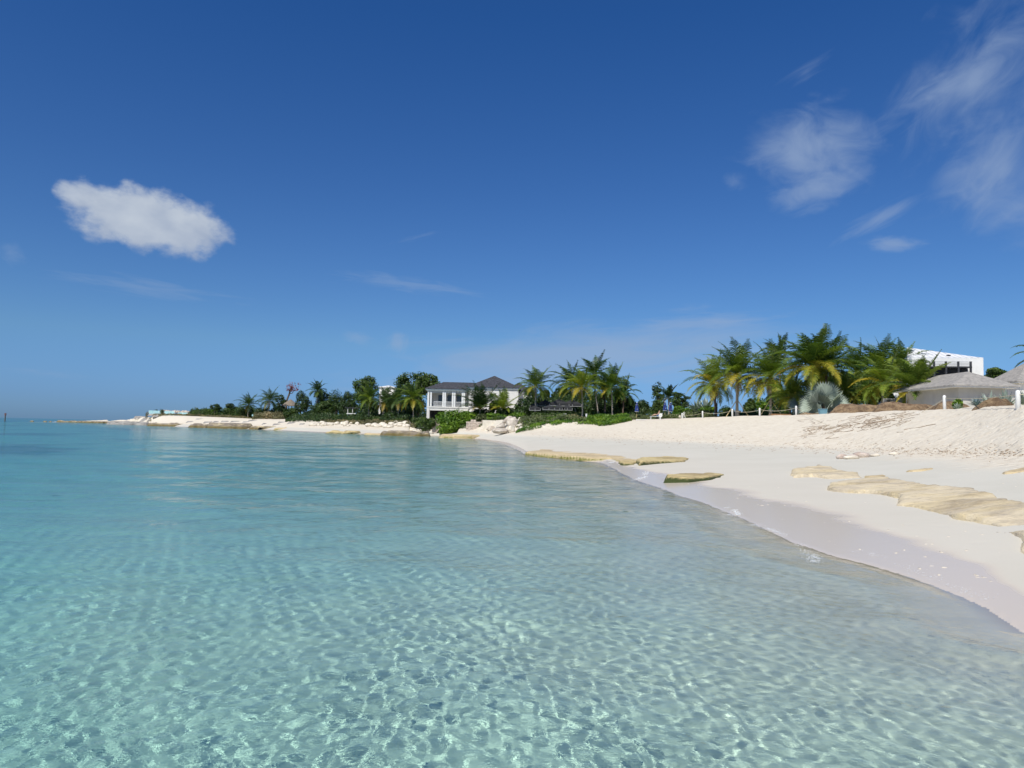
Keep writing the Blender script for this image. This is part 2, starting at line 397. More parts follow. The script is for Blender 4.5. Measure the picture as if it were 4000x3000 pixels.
# sand: one sheet of ground, dry and rumpled above, damp and smooth near the water, seabed below
def sand_material():
    m, nt, b = new_mat('sand')
    pos = geo(nt); sp = nt.nodes.new('ShaderNodeSeparateXYZ'); nt.links.new(pos, sp.inputs[0]); z = sp.outputs[2]
    nA = noise(nt, pos, .35, 4); nB = noise(nt, pos, 2.2, 5); nC = noise(nt, pos, 38.0, 3, .7)
    dry = mixc(nt, sstep(nt, nB, .35, .7), (.70, .64, .525), (.63, .56, .445))
    dry = mixc(nt, sstep(nt, nC, .62, .74), dry, (.50, .42, .34))
    smooth = mixc(nt, sstep(nt, nA, .3, .7), (.585, .56, .48), (.55, .525, .445))
    zn = mth(nt, 'ADD', z, mth(nt, 'MULTIPLY', mth(nt, 'SUBTRACT', nA, .5), .5))
    upper = sstep(nt, zn, .62, .95)
    c = mixc(nt, upper, smooth, dry)
    # litter line of fine weed at the dune foot
    litter = mth(nt, 'MULTIPLY', mth(nt, 'MULTIPLY', sstep(nt, zn, .78, .98), sstep(nt, zn, 1.75, 1.2)), sstep(nt, noise(nt, pos, 5.0, 6, .75), .5, .66), clamp=True)
    c = mixc(nt, mth(nt, 'MULTIPLY', litter, .5), c, (.47, .37, .25))
    nW = noise(nt, pos, .6, 3)
    zw = mth(nt, 'ADD', z, mth(nt, 'MULTIPLY', mth(nt, 'SUBTRACT', nW, .5), .09))
    wet = sstep(nt, zw, .13, .085)
    damp = sstep(nt, zw, .50, .12)
    c = mixc(nt, mth(nt, 'MULTIPLY', damp, .35), c, (.60, .54, .45))
    c = mixc(nt, wet, c, (.62, .54, .44))
    # seabed: pale sand with a few darker weed patches in the deeper part
    nS = noise(nt, pos, 1.3, 4)
    sea = sstep(nt, z, .0, -.05)
    seac = mixc(nt, sstep(nt, nS, .35, .65), (.86, .785, .63), (.75, .69, .56))
    st = vmath(nt, 'MULTIPLY', pos, (1.0, .55, 0))
    nP = noise(nt, st, .085, 5, .6)
    weed = mth(nt, 'MULTIPLY', sstep(nt, nP, .51, .60), sstep(nt, z, -1.0, -1.35))
    seac = mixc(nt, mth(nt, 'MULTIPLY', weed, .75), seac, (.10, .13, .11))
    c = mixc(nt, sea, c, seac)
    # ground under the planting behind the crest
    nt.links.new(c, b.inputs['Base Color'])
    rg = mixc(nt, wet, (.9, .9, .9), (.21, .21, .21))
    nt.links.new(rg, b.inputs['Roughness'])
    spn = mixc(nt, wet, (.15, .15, .15), (.31, .31, .31)); nt.links.new(spn, b.inputs['Specular IOR Level'])
    vo = nt.nodes.new('ShaderNodeTexVoronoi'); vo.feature = 'SMOOTH_F1'; vo.inputs['Scale'].default_value = 1.7; vo.inputs['Smoothness'].default_value = .5; vo.inputs['Randomness'].default_value = 1.0; nt.links.new(pos, vo.inputs['Vector'])
    foot = sstep(nt, vo.outputs['Distance'], .10, .34, -.55, 0.0)
    h1 = mth(nt, 'ADD', noise(nt, pos, 2.6, 5, .62), foot); h2 = noise(nt, pos, 22.0, 3)
    hh = mth(nt, 'ADD', mth(nt, 'MULTIPLY', h1, .8), mth(nt, 'MULTIPLY', h2, .12))
    amp = mth(nt, 'ADD', mth(nt, 'MULTIPLY', upper, .9), .05)
    amp = mth(nt, 'MULTIPLY', amp, mth(nt, 'SUBTRACT', 1.0, mth(nt, 'MULTIPLY', wet, .85)))
    nt.links.new(bumpn(nt, mth(nt, 'MULTIPLY', hh, amp), .8, .16), b.inputs['Normal'])
    return m
M = {}
M['sand'] = sand_material()

# ------------------------------------------------------------------ ground sheet
def polar_sheet(name, phis, rs, zf, mat, extra=None, smooth=True):
    P, Rr = np.meshgrid(np.radians(phis), rs)
    X = Rr * np.sin(P); Y = Rr * np.cos(P); Z = zf(X, Y, Rr, P)
    n, m = X.shape
    V = np.stack([X, Y, Z], -1).reshape(-1, 3); i = np.arange(n * m).reshape(n, m)
    Fc = np.stack([i[:-1, :-1], i[:-1, 1:], i[1:, 1:], i[1:, :-1]], -1).reshape(-1, 4)
    at = extra(X, Y, Z) if extra else None
    return link_mesh(name, V, Fc, mat, None, smooth, at)
def rows(r0, r1, k, mn=0.0):
    out = [r0]
    while out[-1] < r1: out.append(out[-1] + max(mn, out[-1] * k))
    return out
phis = np.concatenate([np.arange(-180, -48, 3.0), np.arange(-48, 48, .16), np.arange(48, 180.1, 2.0)])
rs = [0.02, .5, 1, 1.5] + rows(2.0, 130, .011) + rows(131.4, 420, .0075) + rows(440, 7000, .12)
ground = polar_sheet('ground', phis, np.array(rs), lambda X, Y, r, p: terrain(X, Y), M['sand'])
tag(ground, kind='structure', label='pale sand beach, dune and sandy seabed')
ground.cycles.is_caustics_receiver = True

# ------------------------------------------------------------------ water
def water_material():
    m = bpy.data.materials.new('sea_water'); m.use_nodes = True; nt = m.node_tree; nt.nodes.clear()
    out = nt.nodes.new('ShaderNodeOutputMaterial')
    dep = attr(nt, 'depth')
    # Beer-Lambert tint of one crossing of the water column
    def chan(k): return mth(nt, 'POWER', 2.71828, mth(nt, 'MULTIPLY', dep, -k))
    cc = nt.nodes.new('ShaderNodeCombineColor')
    nt.links.new(chan(.64), cc.inputs[0]); nt.links.new(chan(.062), cc.inputs[1]); nt.links.new(chan(.050), cc.inputs[2])
    pos = geo(nt)
    st = vmath(nt, 'MULTIPLY', pos, (1.0, 1.0, 0))
    b1 = noise(nt, st, 5.5, 4, .6, .3); b0 = noise(nt, st, 17.0, 3, .6, .4); b2 = noise(nt, st, 1.1, 3, .5, .2); b3 = noise(nt, st, .22, 3, .5)
    cdn = nt.nodes.new('ShaderNodeVectorMath'); cdn.operation = 'LENGTH'; nt.links.new(pos, cdn.inputs[0])
    dist = cdn.outputs['Value']
    k1 = sstep(nt, dist, 4, 22, .18, 1.0)
    hh = mth(nt, 'ADD', mth(nt, 'MULTIPLY', mth(nt, 'MULTIPLY', b1, k1), .026), mth(nt, 'MULTIPLY', mth(nt, 'MULTIPLY', b2, k1), .10))
    hh = mth(nt, 'ADD', hh, mth(nt, 'MULTIPLY', mth(nt, 'MULTIPLY', b3, sstep(nt, dist, 15, 60)), .55))
    hh = mth(nt, 'ADD', hh, mth(nt, 'MULTIPLY', b0, .0042))
    calm = sstep(nt, dep, .0, .10, .1, 1.0)
    hh = mth(nt, 'MULTIPLY', hh, calm)
    bn = nt.nodes.new('ShaderNodeBump'); bn.inputs['Strength'].default_value = 1.0; bn.inputs['Distance'].default_value = 1.0
    nt.links.new(hh, bn.inputs['Height'])
    fr = nt.nodes.new('ShaderNodeFresnel'); fr.inputs[0].default_value = 1.33; nt.links.new(bn.outputs[0], fr.inputs[1])
    rf = nt.nodes.new('ShaderNodeBsdfRefraction'); rf.inputs['IOR'].default_value = 1.33; rf.inputs['Roughness'].default_value = 0.0
    nt.links.new(cc.outputs[0], rf.inputs['Color']); nt.links.new(bn.outputs[0], rf.inputs['Normal'])
    tp = nt.nodes.new('ShaderNodeBsdfTransparent'); nt.links.new(cc.outputs[0], tp.inputs['Color'])
    thru = nt.nodes.new('ShaderNodeMixShader'); thru.inputs[0].default_value = 0.0
    nt.links.new(rf.outputs[0], thru.inputs[1]); nt.links.new(tp.outputs[0], thru.inputs[2])
    gl = nt.nodes.new('ShaderNodeBsdfGlossy'); gl.inputs['Roughness'].default_value = .05; nt.links.new(bn.outputs[0], gl.inputs['Normal'])
    df = nt.nodes.new('ShaderNodeBsdfDiffuse'); df.inputs['Color'].default_value = (.035, .30, .40, 1)
    body = nt.nodes.new('ShaderNodeMixShader')
    nt.links.new(mth(nt, 'SUBTRACT', 1.0, mth(nt, 'POWER', 2.71828, mth(nt, 'MULTIPLY', dep, -.16))), body.inputs[0])
    nt.links.new(thru.outputs[0], body.inputs[1]); nt.links.new(df.outputs[0], body.inputs[2])
    mx = nt.nodes.new('ShaderNodeMixShader')
    nt.links.new(fr.outputs[0], mx.inputs[0]); nt.links.new(body.outputs[0], mx.inputs[1]); nt.links.new(gl.outputs[0], mx.inputs[2])
    nt.links.new(mx.outputs[0], out.inputs[0])
    return m
M['water'] = water_material()
rng = np.random.default_rng(7)
WAVES = []
for i in range(46):
    lam = .048 * (5.0 ** (i / 45.0)); WAVES.append((lam, rng.uniform(0, 2 * math.pi), .0142, rng.uniform(0, 6.28)))
for i in range(12):
    lam = .5 * (8 ** (i / 11.0)); WAVES.append((lam, 1.15 + rng.normal(0, .7), .010, rng.uniform(0, 6.28)))
def wave_z(X, Y, r, p):
    ds = dshore(X, Y)
    sp = np.maximum(np.gradient(np.broadcast_to(r, X.shape), axis=0), np.abs(np.gradient(p, axis=1)) * r)
    wx = X + .26 * fbm(X * .9, Y * .9, 31, 3); wy = Y + .26 * fbm(X * .9 + 9, Y * .9, 37, 3)
    gust = .90 + .75 * fbm(X * .35, Y * .35, 41, 3)
    Z = np.zeros_like(X)
    for lam, a, s, ph in WAVES:
        k = 2 * math.pi / lam; amp = s / k
        fade = np.clip((lam / sp - 2.4) / 2.2, 0, 1)
        Z += fade * amp * np.sin(k * (wx * math.cos(a) + wy * math.sin(a)) + ph)
    Z *= gust * np.clip(ds / .9, .12, 1)
    near = np.exp(-((ds - 1.0 - .9 * fbm(X * .3, Y * .3, 51, 2)) / .22) ** 2) * .022 * np.clip(1 - r / 60, 0, 1)
    near2 = np.exp(-((ds - .25 - .5 * fbm(X * .4, Y * .4, 57, 2)) / .12) ** 2) * .006 * np.clip(1 - r / 60, 0, 1)
    Z = Z + near + near2
    land = r > np.interp(np.degrees(np.arctan2(X, Y)), _phi, _R[:, 0])
    return np.where(land, np.minimum(Z, 0) * .3 - .004 * np.clip(ds, 0, 3), Z)
def wdepth(X, Y, Z):
    T = terrain(X, Y, False); return {'depth': np.clip(Z - T, 0, 8)}
wphis = np.concatenate([np.arange(-180, -43, 3.0), np.arange(-42, 42, .155), np.arange(43, 180.1, 3.0)])
wrs = [.02, .5, 1.2] + rows(1.9, 30, .0037) + rows(30.4, 400, .012) + rows(410, 8000, .06)
water = polar_sheet('water', wphis, np.array(wrs), wave_z, M['water'], wdepth)
_d = wdepth(*[np.array(v) for v in zip(*[tuple(v.co) for v in water.data.vertices])])['depth']
import bmesh
_bm = bmesh.new(); _bm.from_mesh(water.data); _bm.verts.ensure_lookup_table()
bmesh.ops.delete(_bm, geom=[f for f in _bm.faces if min(_d[v.index] for v in f.verts) < .007], context='FACES')
_bm.to_mesh(water.data); _bm.free()
tag(water, kind='structure', label='clear turquoise sea water')
water.cycles.is_caustics_caster = True

# ------------------------------------------------------------------ object materials
M['palm'] = leaf_mat('palm_leaf', (.030, .075, .014), (.20, .265, .035), (.50, .37, .045), .32, .45)
M['palm2'] = leaf_mat('palm_leaf_far', (.028, .060, .016), (.090, .140, .030), (.42, .30, .05), .28, .5)
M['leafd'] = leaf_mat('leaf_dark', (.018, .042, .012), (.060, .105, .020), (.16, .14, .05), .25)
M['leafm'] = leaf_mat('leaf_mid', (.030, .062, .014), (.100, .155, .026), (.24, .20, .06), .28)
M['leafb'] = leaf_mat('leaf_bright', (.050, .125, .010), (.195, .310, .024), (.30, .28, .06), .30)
M['olive'] = leaf_mat('leaf_olive', (.060, .085, .030), (.150, .175, .065), (.30, .24, .12), .2)
M['dryleaf'] = leaf_mat('leaf_dry', (.10, .095, .045), (.22, .20, .09), (.36, .27, .15), .2)
M['redleaf'] = leaf_mat('leaf_red', (.16, .035, .045), (.36, .10, .10), (.40, .2, .15), .3)
M['silver'] = leaf_mat('leaf_silver', (.20, .25, .21), (.40, .46, .39), (.50, .42, .25), .12, .6)
M['silverd'] = leaf_mat('leaf_blue_silver', (.10, .15, .16), (.26, .34, .34), (.35, .3, .2), .12, .6)
M['trunkp'] = simple('palm_trunk', (.42, .37, .30), (.26, .22, .18), 6, .9, .5, 14)
M['trunkg'] = simple('palm_trunk_brown', (.20, .14, .10), (.11, .08, .06), 6, .95, .6, 14)
M['bark'] = simple('bark', (.16, .12, .09), (.09, .07, .05), 5, .95, .4)
M['white'] = simple('white_render', (.72, .70, .655), (.67, .65, .60), .8, .75, .05)
M['whitep'] = simple('white_paint', (.76, .76, .74), (.70, .70, .67), 2, .5)
M['greyw'] = simple('grey_render', (.52, .50, .45), (.45, .43, .39), 1.2, .85, .1)
M['shingle'] = None
M['glass'] = simple('dark_glass', (.03, .04, .045), (.05, .06, .065), 1, .08, spec=.7)
M['dark'] = simple('dark_metal', (.03, .032, .035), (.045, .045, .05), 3, .5)
M['innershade'] = simple('painted_inner_shade', (.012, .012, .013), (.02, .02, .02), 1, .9)  # near-black colour stands in for the shade inside openings
M['blackfab'] = simple('black_canvas', (.016, .017, .020), (.028, .029, .033), 4, .85)
M['navy'] = simple('navy_canvas', (.010, .028, .15), (.016, .040, .20), 5, .8)
M['trimw'] = simple('white_piping', (.42, .42, .41), (.33, .33, .32), 5, .6)
M['wood'] = simple('timber', (.30, .17, .08), (.20, .11, .055), 6, .8, .3)
M['polew'] = simple('pale_wood', (.62, .48, .24), (.50, .38, .18), 6, .6)
M['rope'] = simple('rope', (.62, .56, .40), (.5, .44, .30), 20, .9)
M['concrete'] = simple('pale_concrete', (.70, .65, .55), (.60, .55, .46), 1.6, .9, .25, 5)
M['stonew'] = simple('pink_stone_blocks', (.66, .57, .49), (.44, .35, .29), 3.4, .95, .8, 4.5, bdist=.15)
M['rockp'] = simple('pale_boulder', (.62, .56, .47), (.38, .32, .26), 1.6, .95, .8, 3.0, bdist=.2)
M['rockw'] = simple('white_limestone_rock', (.76, .70, .58), (.52, .46, .37), 2.2, .95, .6, 5.0, bdist=.1)
M['aqua'] = simple('aqua_panel', (.34, .58, .60), (.42, .64, .66), .6, .25, spec=.6)
M['bluecr'] = simple('blue_plastic', (.13, .27, .34), (.16, .31, .38), 3, .5)
M['block'] = simple('grey_block', (.38, .37, .34), (.28, .27, .25), 4, .95, .3)
M['lamp'] = simple('pale_green_metal', (.50, .60, .54), (.42, .52, .47), 3, .5)
M['thatch'] = simple('thatch', (.26, .22, .17), (.15, .12, .09), 7, .95, .8, 20)
M['skin'] = simple('skin', (.52, .32, .22), (.46, .28, .19), 3, .6)
M['hair'] = simple('blonde_hair', (.45, .30, .13), (.30, .19, .08), 12, .7)
M['shirt'] = simple('white_cloth', (.75, .74, .72), (.65, .64, .62), 5, .9)
M['denim'] = simple('blue_cloth', (.10, .17, .32), (.08, .13, .26), 5, .9)
M['greyfab'] = simple('grey_cloth', (.50, .52, .52), (.42, .44, .44), 5, .9)

def shingle(name, c1, c2, row):
    m, nt, b = new_mat(name)
    pos = geo(nt); sp = nt.nodes.new('ShaderNodeSeparateXYZ'); nt.links.new(pos, sp.inputs[0])
    n = noise(nt, pos, 2.2, 5, .7); n2 = noise(nt, vmath(nt, 'MULTIPLY', pos, (3.5, 3.5, 7.0)), 1.0, 2)
    c = mixc(nt, sstep(nt, mth(nt, 'ADD', mth(nt, 'MULTIPLY', n, .5), mth(nt, 'MULTIPLY', n2, .5)), .38, .62), c1, c2)
    nt.links.new(c, b.inputs['Base Color']); b.inputs['Roughness'].default_value = .95
    saw = mth(nt, 'FRACT', mth(nt, 'MULTIPLY', sp.outputs[2], 1.0 / row))
    nt.links.new(bumpn(nt, mth(nt, 'ADD', mth(nt, 'MULTIPLY', saw, -.6), n2), .7, .05), b.inputs['Normal'])
    return m
M['shdark'] = shingle('dark_shake_roof', (.024, .025, .030), (.070, .070, .078), .14)
M['shgrey'] = shingle('grey_shake_roof', (.36, .335, .30), (.25, .235, .215), .10)

def limestone(name, cream, brown, moss=None, mosslo=.02, mosshi=.25, mossn=.5, dust=0.0, nb=(.42, .66)):
    m, nt, b = new_mat(name)
    pos = geo(nt); st = vmath(nt, 'MULTIPLY', pos, (.6, 1.0, 5.0))
    n = noise(nt, st, .9, 6, .65, .4); n2 = noise(nt, pos, 5.5, 5, .6)
    c = mixc(nt, sstep(nt, n, nb[0], nb[1]), cream, brown)
    c = mixc(nt, mth(nt, 'MULTIPLY', sstep(nt, n2, .52, .72), .5), c, tuple(x * .45 for x in brown))
    if dust:
        c = mixc(nt, mth(nt, 'MULTIPLY', sstep(nt, noise(nt, vmath(nt, 'MULTIPLY', pos, (.5, 1.2, 1)), 1.3, 5, .6), .38, .58), dust), c, (.70, .64, .54))
    if moss:
        nr = geo(nt, 'Normal'); sp = nt.nodes.new('ShaderNodeSeparateXYZ'); nt.links.new(nr, sp.inputs[0])
        sz = nt.nodes.new('ShaderNodeSeparateXYZ'); nt.links.new(pos, sz.inputs[0])
        side = sstep(nt, sp.outputs[2], .92, .6)
        low = sstep(nt, mth(nt, 'ADD', sz.outputs[2], mth(nt, 'MULTIPLY', mth(nt, 'SUBTRACT', n2, .5), .35)), mosshi, mosslo)
        f = mth(nt, 'MULTIPLY', mth(nt, 'MULTIPLY', side, low), sstep(nt, n, mossn, mossn - .15), clamp=True)
        c = mixc(nt, f, c, moss)
    nt.links.new(c, b.inputs['Base Color']); b.inputs['Roughness'].default_value = .9
    nt.links.new(bumpn(nt, mth(nt, 'ADD', n, mth(nt, 'MULTIPLY', n2, .4)), .9, .12), b.inputs['Normal'])
    return m
M['ledge'] = limestone('yellow_limestone', (.60, .48, .28), (.40, .31, .19), (.16, .16, .03), .25, .5, .6)
M['ledgesand'] = limestone('sandy_limestone', (.62, .51, .31), (.40, .32, .20), (.16, .16, .04), .15, .42, .40, dust=.28)
M['ledgem'] = limestone('mossy_limestone', (.56, .45, .22), (.34, .26, .13), (.040, .055, .010), .18, .36, .85)
M['ledged'] = limestone('weathered_limestone', (.52, .43, .26), (.20, .165, .13), (.13, .10, .03), .2, .9, .7, nb=(.34, .54))
M['ledgeg'] = limestone('grey_limestone', (.36, .34, .31), (.13, .12, .115))

def weed_material():
    m, nt, b = new_mat('dry_seaweed')
    pos = geo(nt); n = noise(nt, pos, 2.5, 6, .7); n2 = noise(nt, vmath(nt, 'MULTIPLY', pos, (1, 1, 3)), 14, 4, .7)
    c = mixc(nt, sstep(nt, n, .35, .65), (.15, .09, .05), (.36, .25, .14))
    c = mixc(nt, sstep(nt, n2, .55, .75), c, (.11, .07, .04))
    nt.links.new(c, b.inputs['Base Color']); b.inputs['Roughness'].default_value = 1
    nt.links.new(bumpn(nt, n2, 1.0, .12), b.inputs['Normal'])
    return m
M['weed'] = weed_material()
M['vine'] = simple('dry_vine', (.40, .31, .22), (.26, .19, .13), 4, .95)
M['foam'] = simple('foam', (.86, .88, .88), (.8, .83, .84), 6, .4)

# ------------------------------------------------------------------ foliage builders
def leaves_mesh(P, Nrm, size, rg, aspect=1.6, up=0.0):
    """one small pointed leaf (a bent pair of triangles) at each point"""
    n = len(P)
    a = rg.normal(size=(n, 3)); a -= Nrm * (a * Nrm).sum(1)[:, None]
    a[:, 2] += up; a /= (np.linalg.norm(a, axis=1)[:, None] + 1e-9)
    b = np.cross(Nrm, a); b /= (np.linalg.norm(b, axis=1)[:, None] + 1e-9)
    s = (size * rg.uniform(.6, 1.35, n))[:, None]
    V = np.stack([P - a * s * aspect * .5, P + b * s * .42 + Nrm * s * .1, P + a * s * aspect * .5, P - b * s * .42 + Nrm * s * .1], 1)
    i = np.arange(n)[:, None] * 4
    Fc = (i + np.array([0, 1, 2, 3])[None, :])
    return V.reshape(-1, 3), Fc
def lobe_points(lobes, n, rg, seed=0, gaps=.5):
    """points through the shells of overlapping lobes, thinned by noise so that gaps and clumps appear"""
    lobes = np.array(lobes, float); vol = (lobes[:, 3] * lobes[:, 4] * lobes[:, 5]) ** .67; pr = vol / vol.sum()
    k = rg.choice(len(lobes), int(n * 2.0), p=pr); L = lobes[k]
    d = rg.normal(size=(len(k), 3)); d /= np.linalg.norm(d, axis=1)[:, None]
    rr = rg.uniform(.45, 1.0, len(k)) ** .6 * (1 + .22 * fbm(d[:, 0] * 2.5 + k, d[:, 2] * 2.5 + d[:, 1] * 2.0, seed, 3) * 2)
    P = L[:, :3] + d * L[:, 3:6] * rr[:, None]
    sc_ = 1.6 / np.mean(lobes[:, 3:6])
    keep = (vn(P[:, 0] * sc_ + 11, P[:, 2] * sc_ + P[:, 1] * sc_ * .7, seed + 5) > (gaps * .75) * rg.uniform(.3, 1.3, len(k)))
    P, d, k = P[keep][:n], d[keep][:n], k[keep][:n]
    tint = np.clip(.45 + .35 * (vn(P[:, 0] * sc_ * 1.3, P[:, 2] * sc_ * 1.3 + P[:, 1], seed + 9) * 2 - 1) + rg.normal(0, .22, len(P)) + .12 * ((k * 37 % 7) / 3 - 1), 0, 1)
    return P, d, tint
def foliage(name, lobes, n, size, mat, seed, parent=None, gaps=.5, dead=0.0, aspect=1.6, flat=0.0):
    mat = M[mat] if isinstance(mat, str) else mat
    rg = np.random.default_rng(seed)
    P, d, t = lobe_points(lobes, n, rg, seed, gaps)
    N = d + rg.normal(0, .6, d.shape); N[:, 2] += .35 + flat * 3; N /= np.linalg.norm(N, axis=1)[:, None]
    V, Fc = leaves_mesh(P, N, np.full(len(P), size), rg, aspect)
    if dead: t = np.where(rg.random(len(t)) < dead, rg.uniform(1.4, 2, len(t)), t)
    return link_mesh(name, V, Fc, mat, parent, False, {'tint': np.repeat(t, 4)})
def rand_lobes(w, d, z0, z1, rg, k, flat=1.0):
    """crown lobes filling a width w, depth d and the heights z0..z1"""
    out = []; h = z1 - z0
    out.append((0, 0, (z0 + z1) / 2, w * .40, d * .40, h * .42))
    for i in range(k):
        a = rg.uniform(-1, 1); b = rg.uniform(-1, 1); c = rg.uniform(-1, 1)
        q = math.sqrt(a * a + c * c + b * b) + 1e-6
        if q > 1: a, b, c = a / q, b / q, c / q
        s = rg.uniform(.55, 1.1)
        lx = w * .5 * .50 * s; lz = h * .5 * .48 * s * flat
        out.append((a * (w * .54 - lx * .8), b * (d * .5 - lx * .8), (z0 + z1) / 2 + c * (h * .52 - lz * .9), lx, lx, lz))
    return out
def frame_box(px0, px1, D):
    return (W(px1, hor(px1), D)[0] - W(px0, hor(px0), D)[0])
def place(pxc, D, ytop):
    """ground point under photo column pxc, and the height above it of row ytop"""
    g = G(pxc, D); t = W(pxc, ytop, D); return g, t[2] - g[2]

def tree(name, label, cat, px0, px1, ytop, ybot, D, n, leaf, mat, seed, group=None, depth=.8, k=9, gaps=.5, trunk=True, dead=0.0, flat=1.0, lean=0, tx=None, aspect=1.6):
    rg = np.random.default_rng(seed)
    pxc = (px0 + px1) / 2 if tx is None else tx
    g, h = place(pxc, D, ytop); w = frame_box(px0, px1, D)
    zb = W(pxc, ybot, D)[2] - g[2]
    off = frame_box(pxc, (px0 + px1) / 2, D) if tx is not None else 0.0
    r = empty(name, g, label, cat, group)
    zb = max(zb, -.2)
    lobes = [(l[0] + off, *l[1:]) for l in rand_lobes(w, w * depth, zb, h, rg, k, flat)]
    if trunk:
        mb = MB(); top = (off * .7, 0, zb + (h - zb) * .55); rt = max(.05, .022 * h + .01 * w)
        mid = (off * .3 + rg.normal(0, .04) * h, 0, top[2] * .5)
        mb.tube([(0, 0, -.3), mid, top], [rt * 1.25, rt, rt * .6], 7)
        for l in lobes[1:7]:
            s0 = rg.uniform(.35, .9); p0 = np.array(mid) * (1 - s0) + np.array(top) * s0
            mb.tube([p0, (p0 + np.array(l[:3])) / 2 + [0, 0, -.06 * h], l[:3]], [rt * .5, rt * .35, rt * .15], 5)
        mb.build('trunk', M['bark'], r)
    foliage('crown' if trunk else 'foliage', lobes, n, leaf, mat, seed, r, gaps, dead, aspect)
    return r
def shrub(label, px0, px1, ytop, D, n, leaf, mat, seed, group=None, name='shrub', cat='shrub', depth=.7, k=8, gaps=.35, dead=0.0, dz=0.0, flat=1.0):
    rg = np.random.default_rng(seed); pxc = (px0 + px1) / 2
    g, h = place(pxc, D, ytop); w = frame_box(px0, px1, D)
    lobes = rand_lobes(w, w * depth if w * depth < 6 else 6, -.15 + dz, h, rg, k, flat)
    r = empty(name, g, label, cat, group)
    mb = MB()
    for i in range(5):
        a = rg.uniform(0, 6.28); mb.tube([(0, 0, -.2), (math.cos(a) * w * .12, math.sin(a) * w * .1, h * .35), (math.cos(a) * w * .25, math.sin(a) * w * .2, h * .7)], [.04, .03, .012], 5)
    mb.build('stem', M['bark'], r)
    foliage('foliage', lobes, n, leaf, mat, seed, r, gaps, dead)
    return r

def frond_arrays(base, az, el, L, droop, wind, rg, nl=30, lw=.055, llen=.30, tint=.5, sag=.55):
    """one feather frond: a bending midrib with two rows of drooping leaflets"""
    V = []; Fc = []; T = []
    d = np.array([math.cos(az) * math.cos(el), math.sin(az) * math.cos(el), math.sin(el)])
    p = np.array(base, float); S = 16; pts = [p.copy()]; dirs = [d.copy()]
    for i in range(S):
        t = (i + 1) / S
        d = d + np.array([0, 0, -1.0]) * droop * (.35 + 1.3 * t) / S + wind * (.3 + 1.2 * t) / S
        d /= np.linalg.norm(d); p = p + d * (L / S); pts.append(p.copy()); dirs.append(d.copy())
    pts = np.array(pts); dirs = np.array(dirs)
    tt = np.linspace(0, 1, S + 1)
    # midrib: flat three-sided bar
    side0 = np.cross(dirs[0], [0, 0, 1.0]); side0 = side0 / (np.linalg.norm(side0) + 1e-6)
    b0 = 0
    for i in range(S + 1):
        s = np.cross(dirs[i], [0, 0, 1.0]); ns = np.linalg.norm(s); s = s / ns if ns > .15 else side0
        side0 = s; u = np.cross(s, dirs[i]); w_ = .045 * (1 - tt[i]) + .010
        V += [pts[i] - s * w_, pts[i] + s * w_, pts[i] + u * w_]
        T += [min(2.0, tint + .55)] * 3
    for i in range(S):
        a = i * 3
        for q in range(3):
            Fc.append((a + q, a + (q + 1) % 3, a + 3 + (q + 1) % 3, a + 3 + q))
    nv = len(V)
    nl = int(nl * 1.25); lw = lw * 1.3; ts = np.linspace(.10, .985, nl)
    sidep = None
    for j, t in enumerate(ts):
        x = t * S; i = min(int(x), S - 1); f = x - i
        c = pts[i] * (1 - f) + pts[i + 1] * f; dd = dirs[i] * (1 - f) + dirs[i + 1] * f
        s = np.cross(dd, [0, 0, 1.0]); ns = np.linalg.norm(s)
        s = s / ns if ns > .2 else (sidep if sidep is not None else side0); sidep = s
        u = np.cross(s, dd)
        ln = L * llen * (math.sin(math.pi * min(1, (.16 + .92 * t) ** .8)) * .82 + .18) * rg.uniform(.85, 1.1)
        for sg in (-1, 1):
            o = s * sg * .80 + dd * .55 + u * .22 + rg.normal(0, .07, 3); o /= np.linalg.norm(o)
            m = c + o * ln * .5 + wind * ln * .12
            o2 = o + np.array([0, 0, -1.0]) * sag * rg.uniform(.7, 1.4) + wind * .5; o2 /= np.linalg.norm(o2)
            e = m + o2 * ln * .5
            wd_ = lw * (1.0 if t < .85 else .6)
            V += [c - dd * wd_ * .5, c + dd * wd_ * .5, m + dd * wd_ * .55, m - dd * wd_ * .55, e + dd * .012, e - dd * .012]
            tv = tint + rg.normal(0, .10); T += [tv] * 6
            Fc += [(nv, nv + 1, nv + 2, nv + 3), (nv + 3, nv + 2, nv + 4, nv + 5)]; nv += 6
    return V, Fc, T
WIND = np.array([-1.0, .15, 0.0])
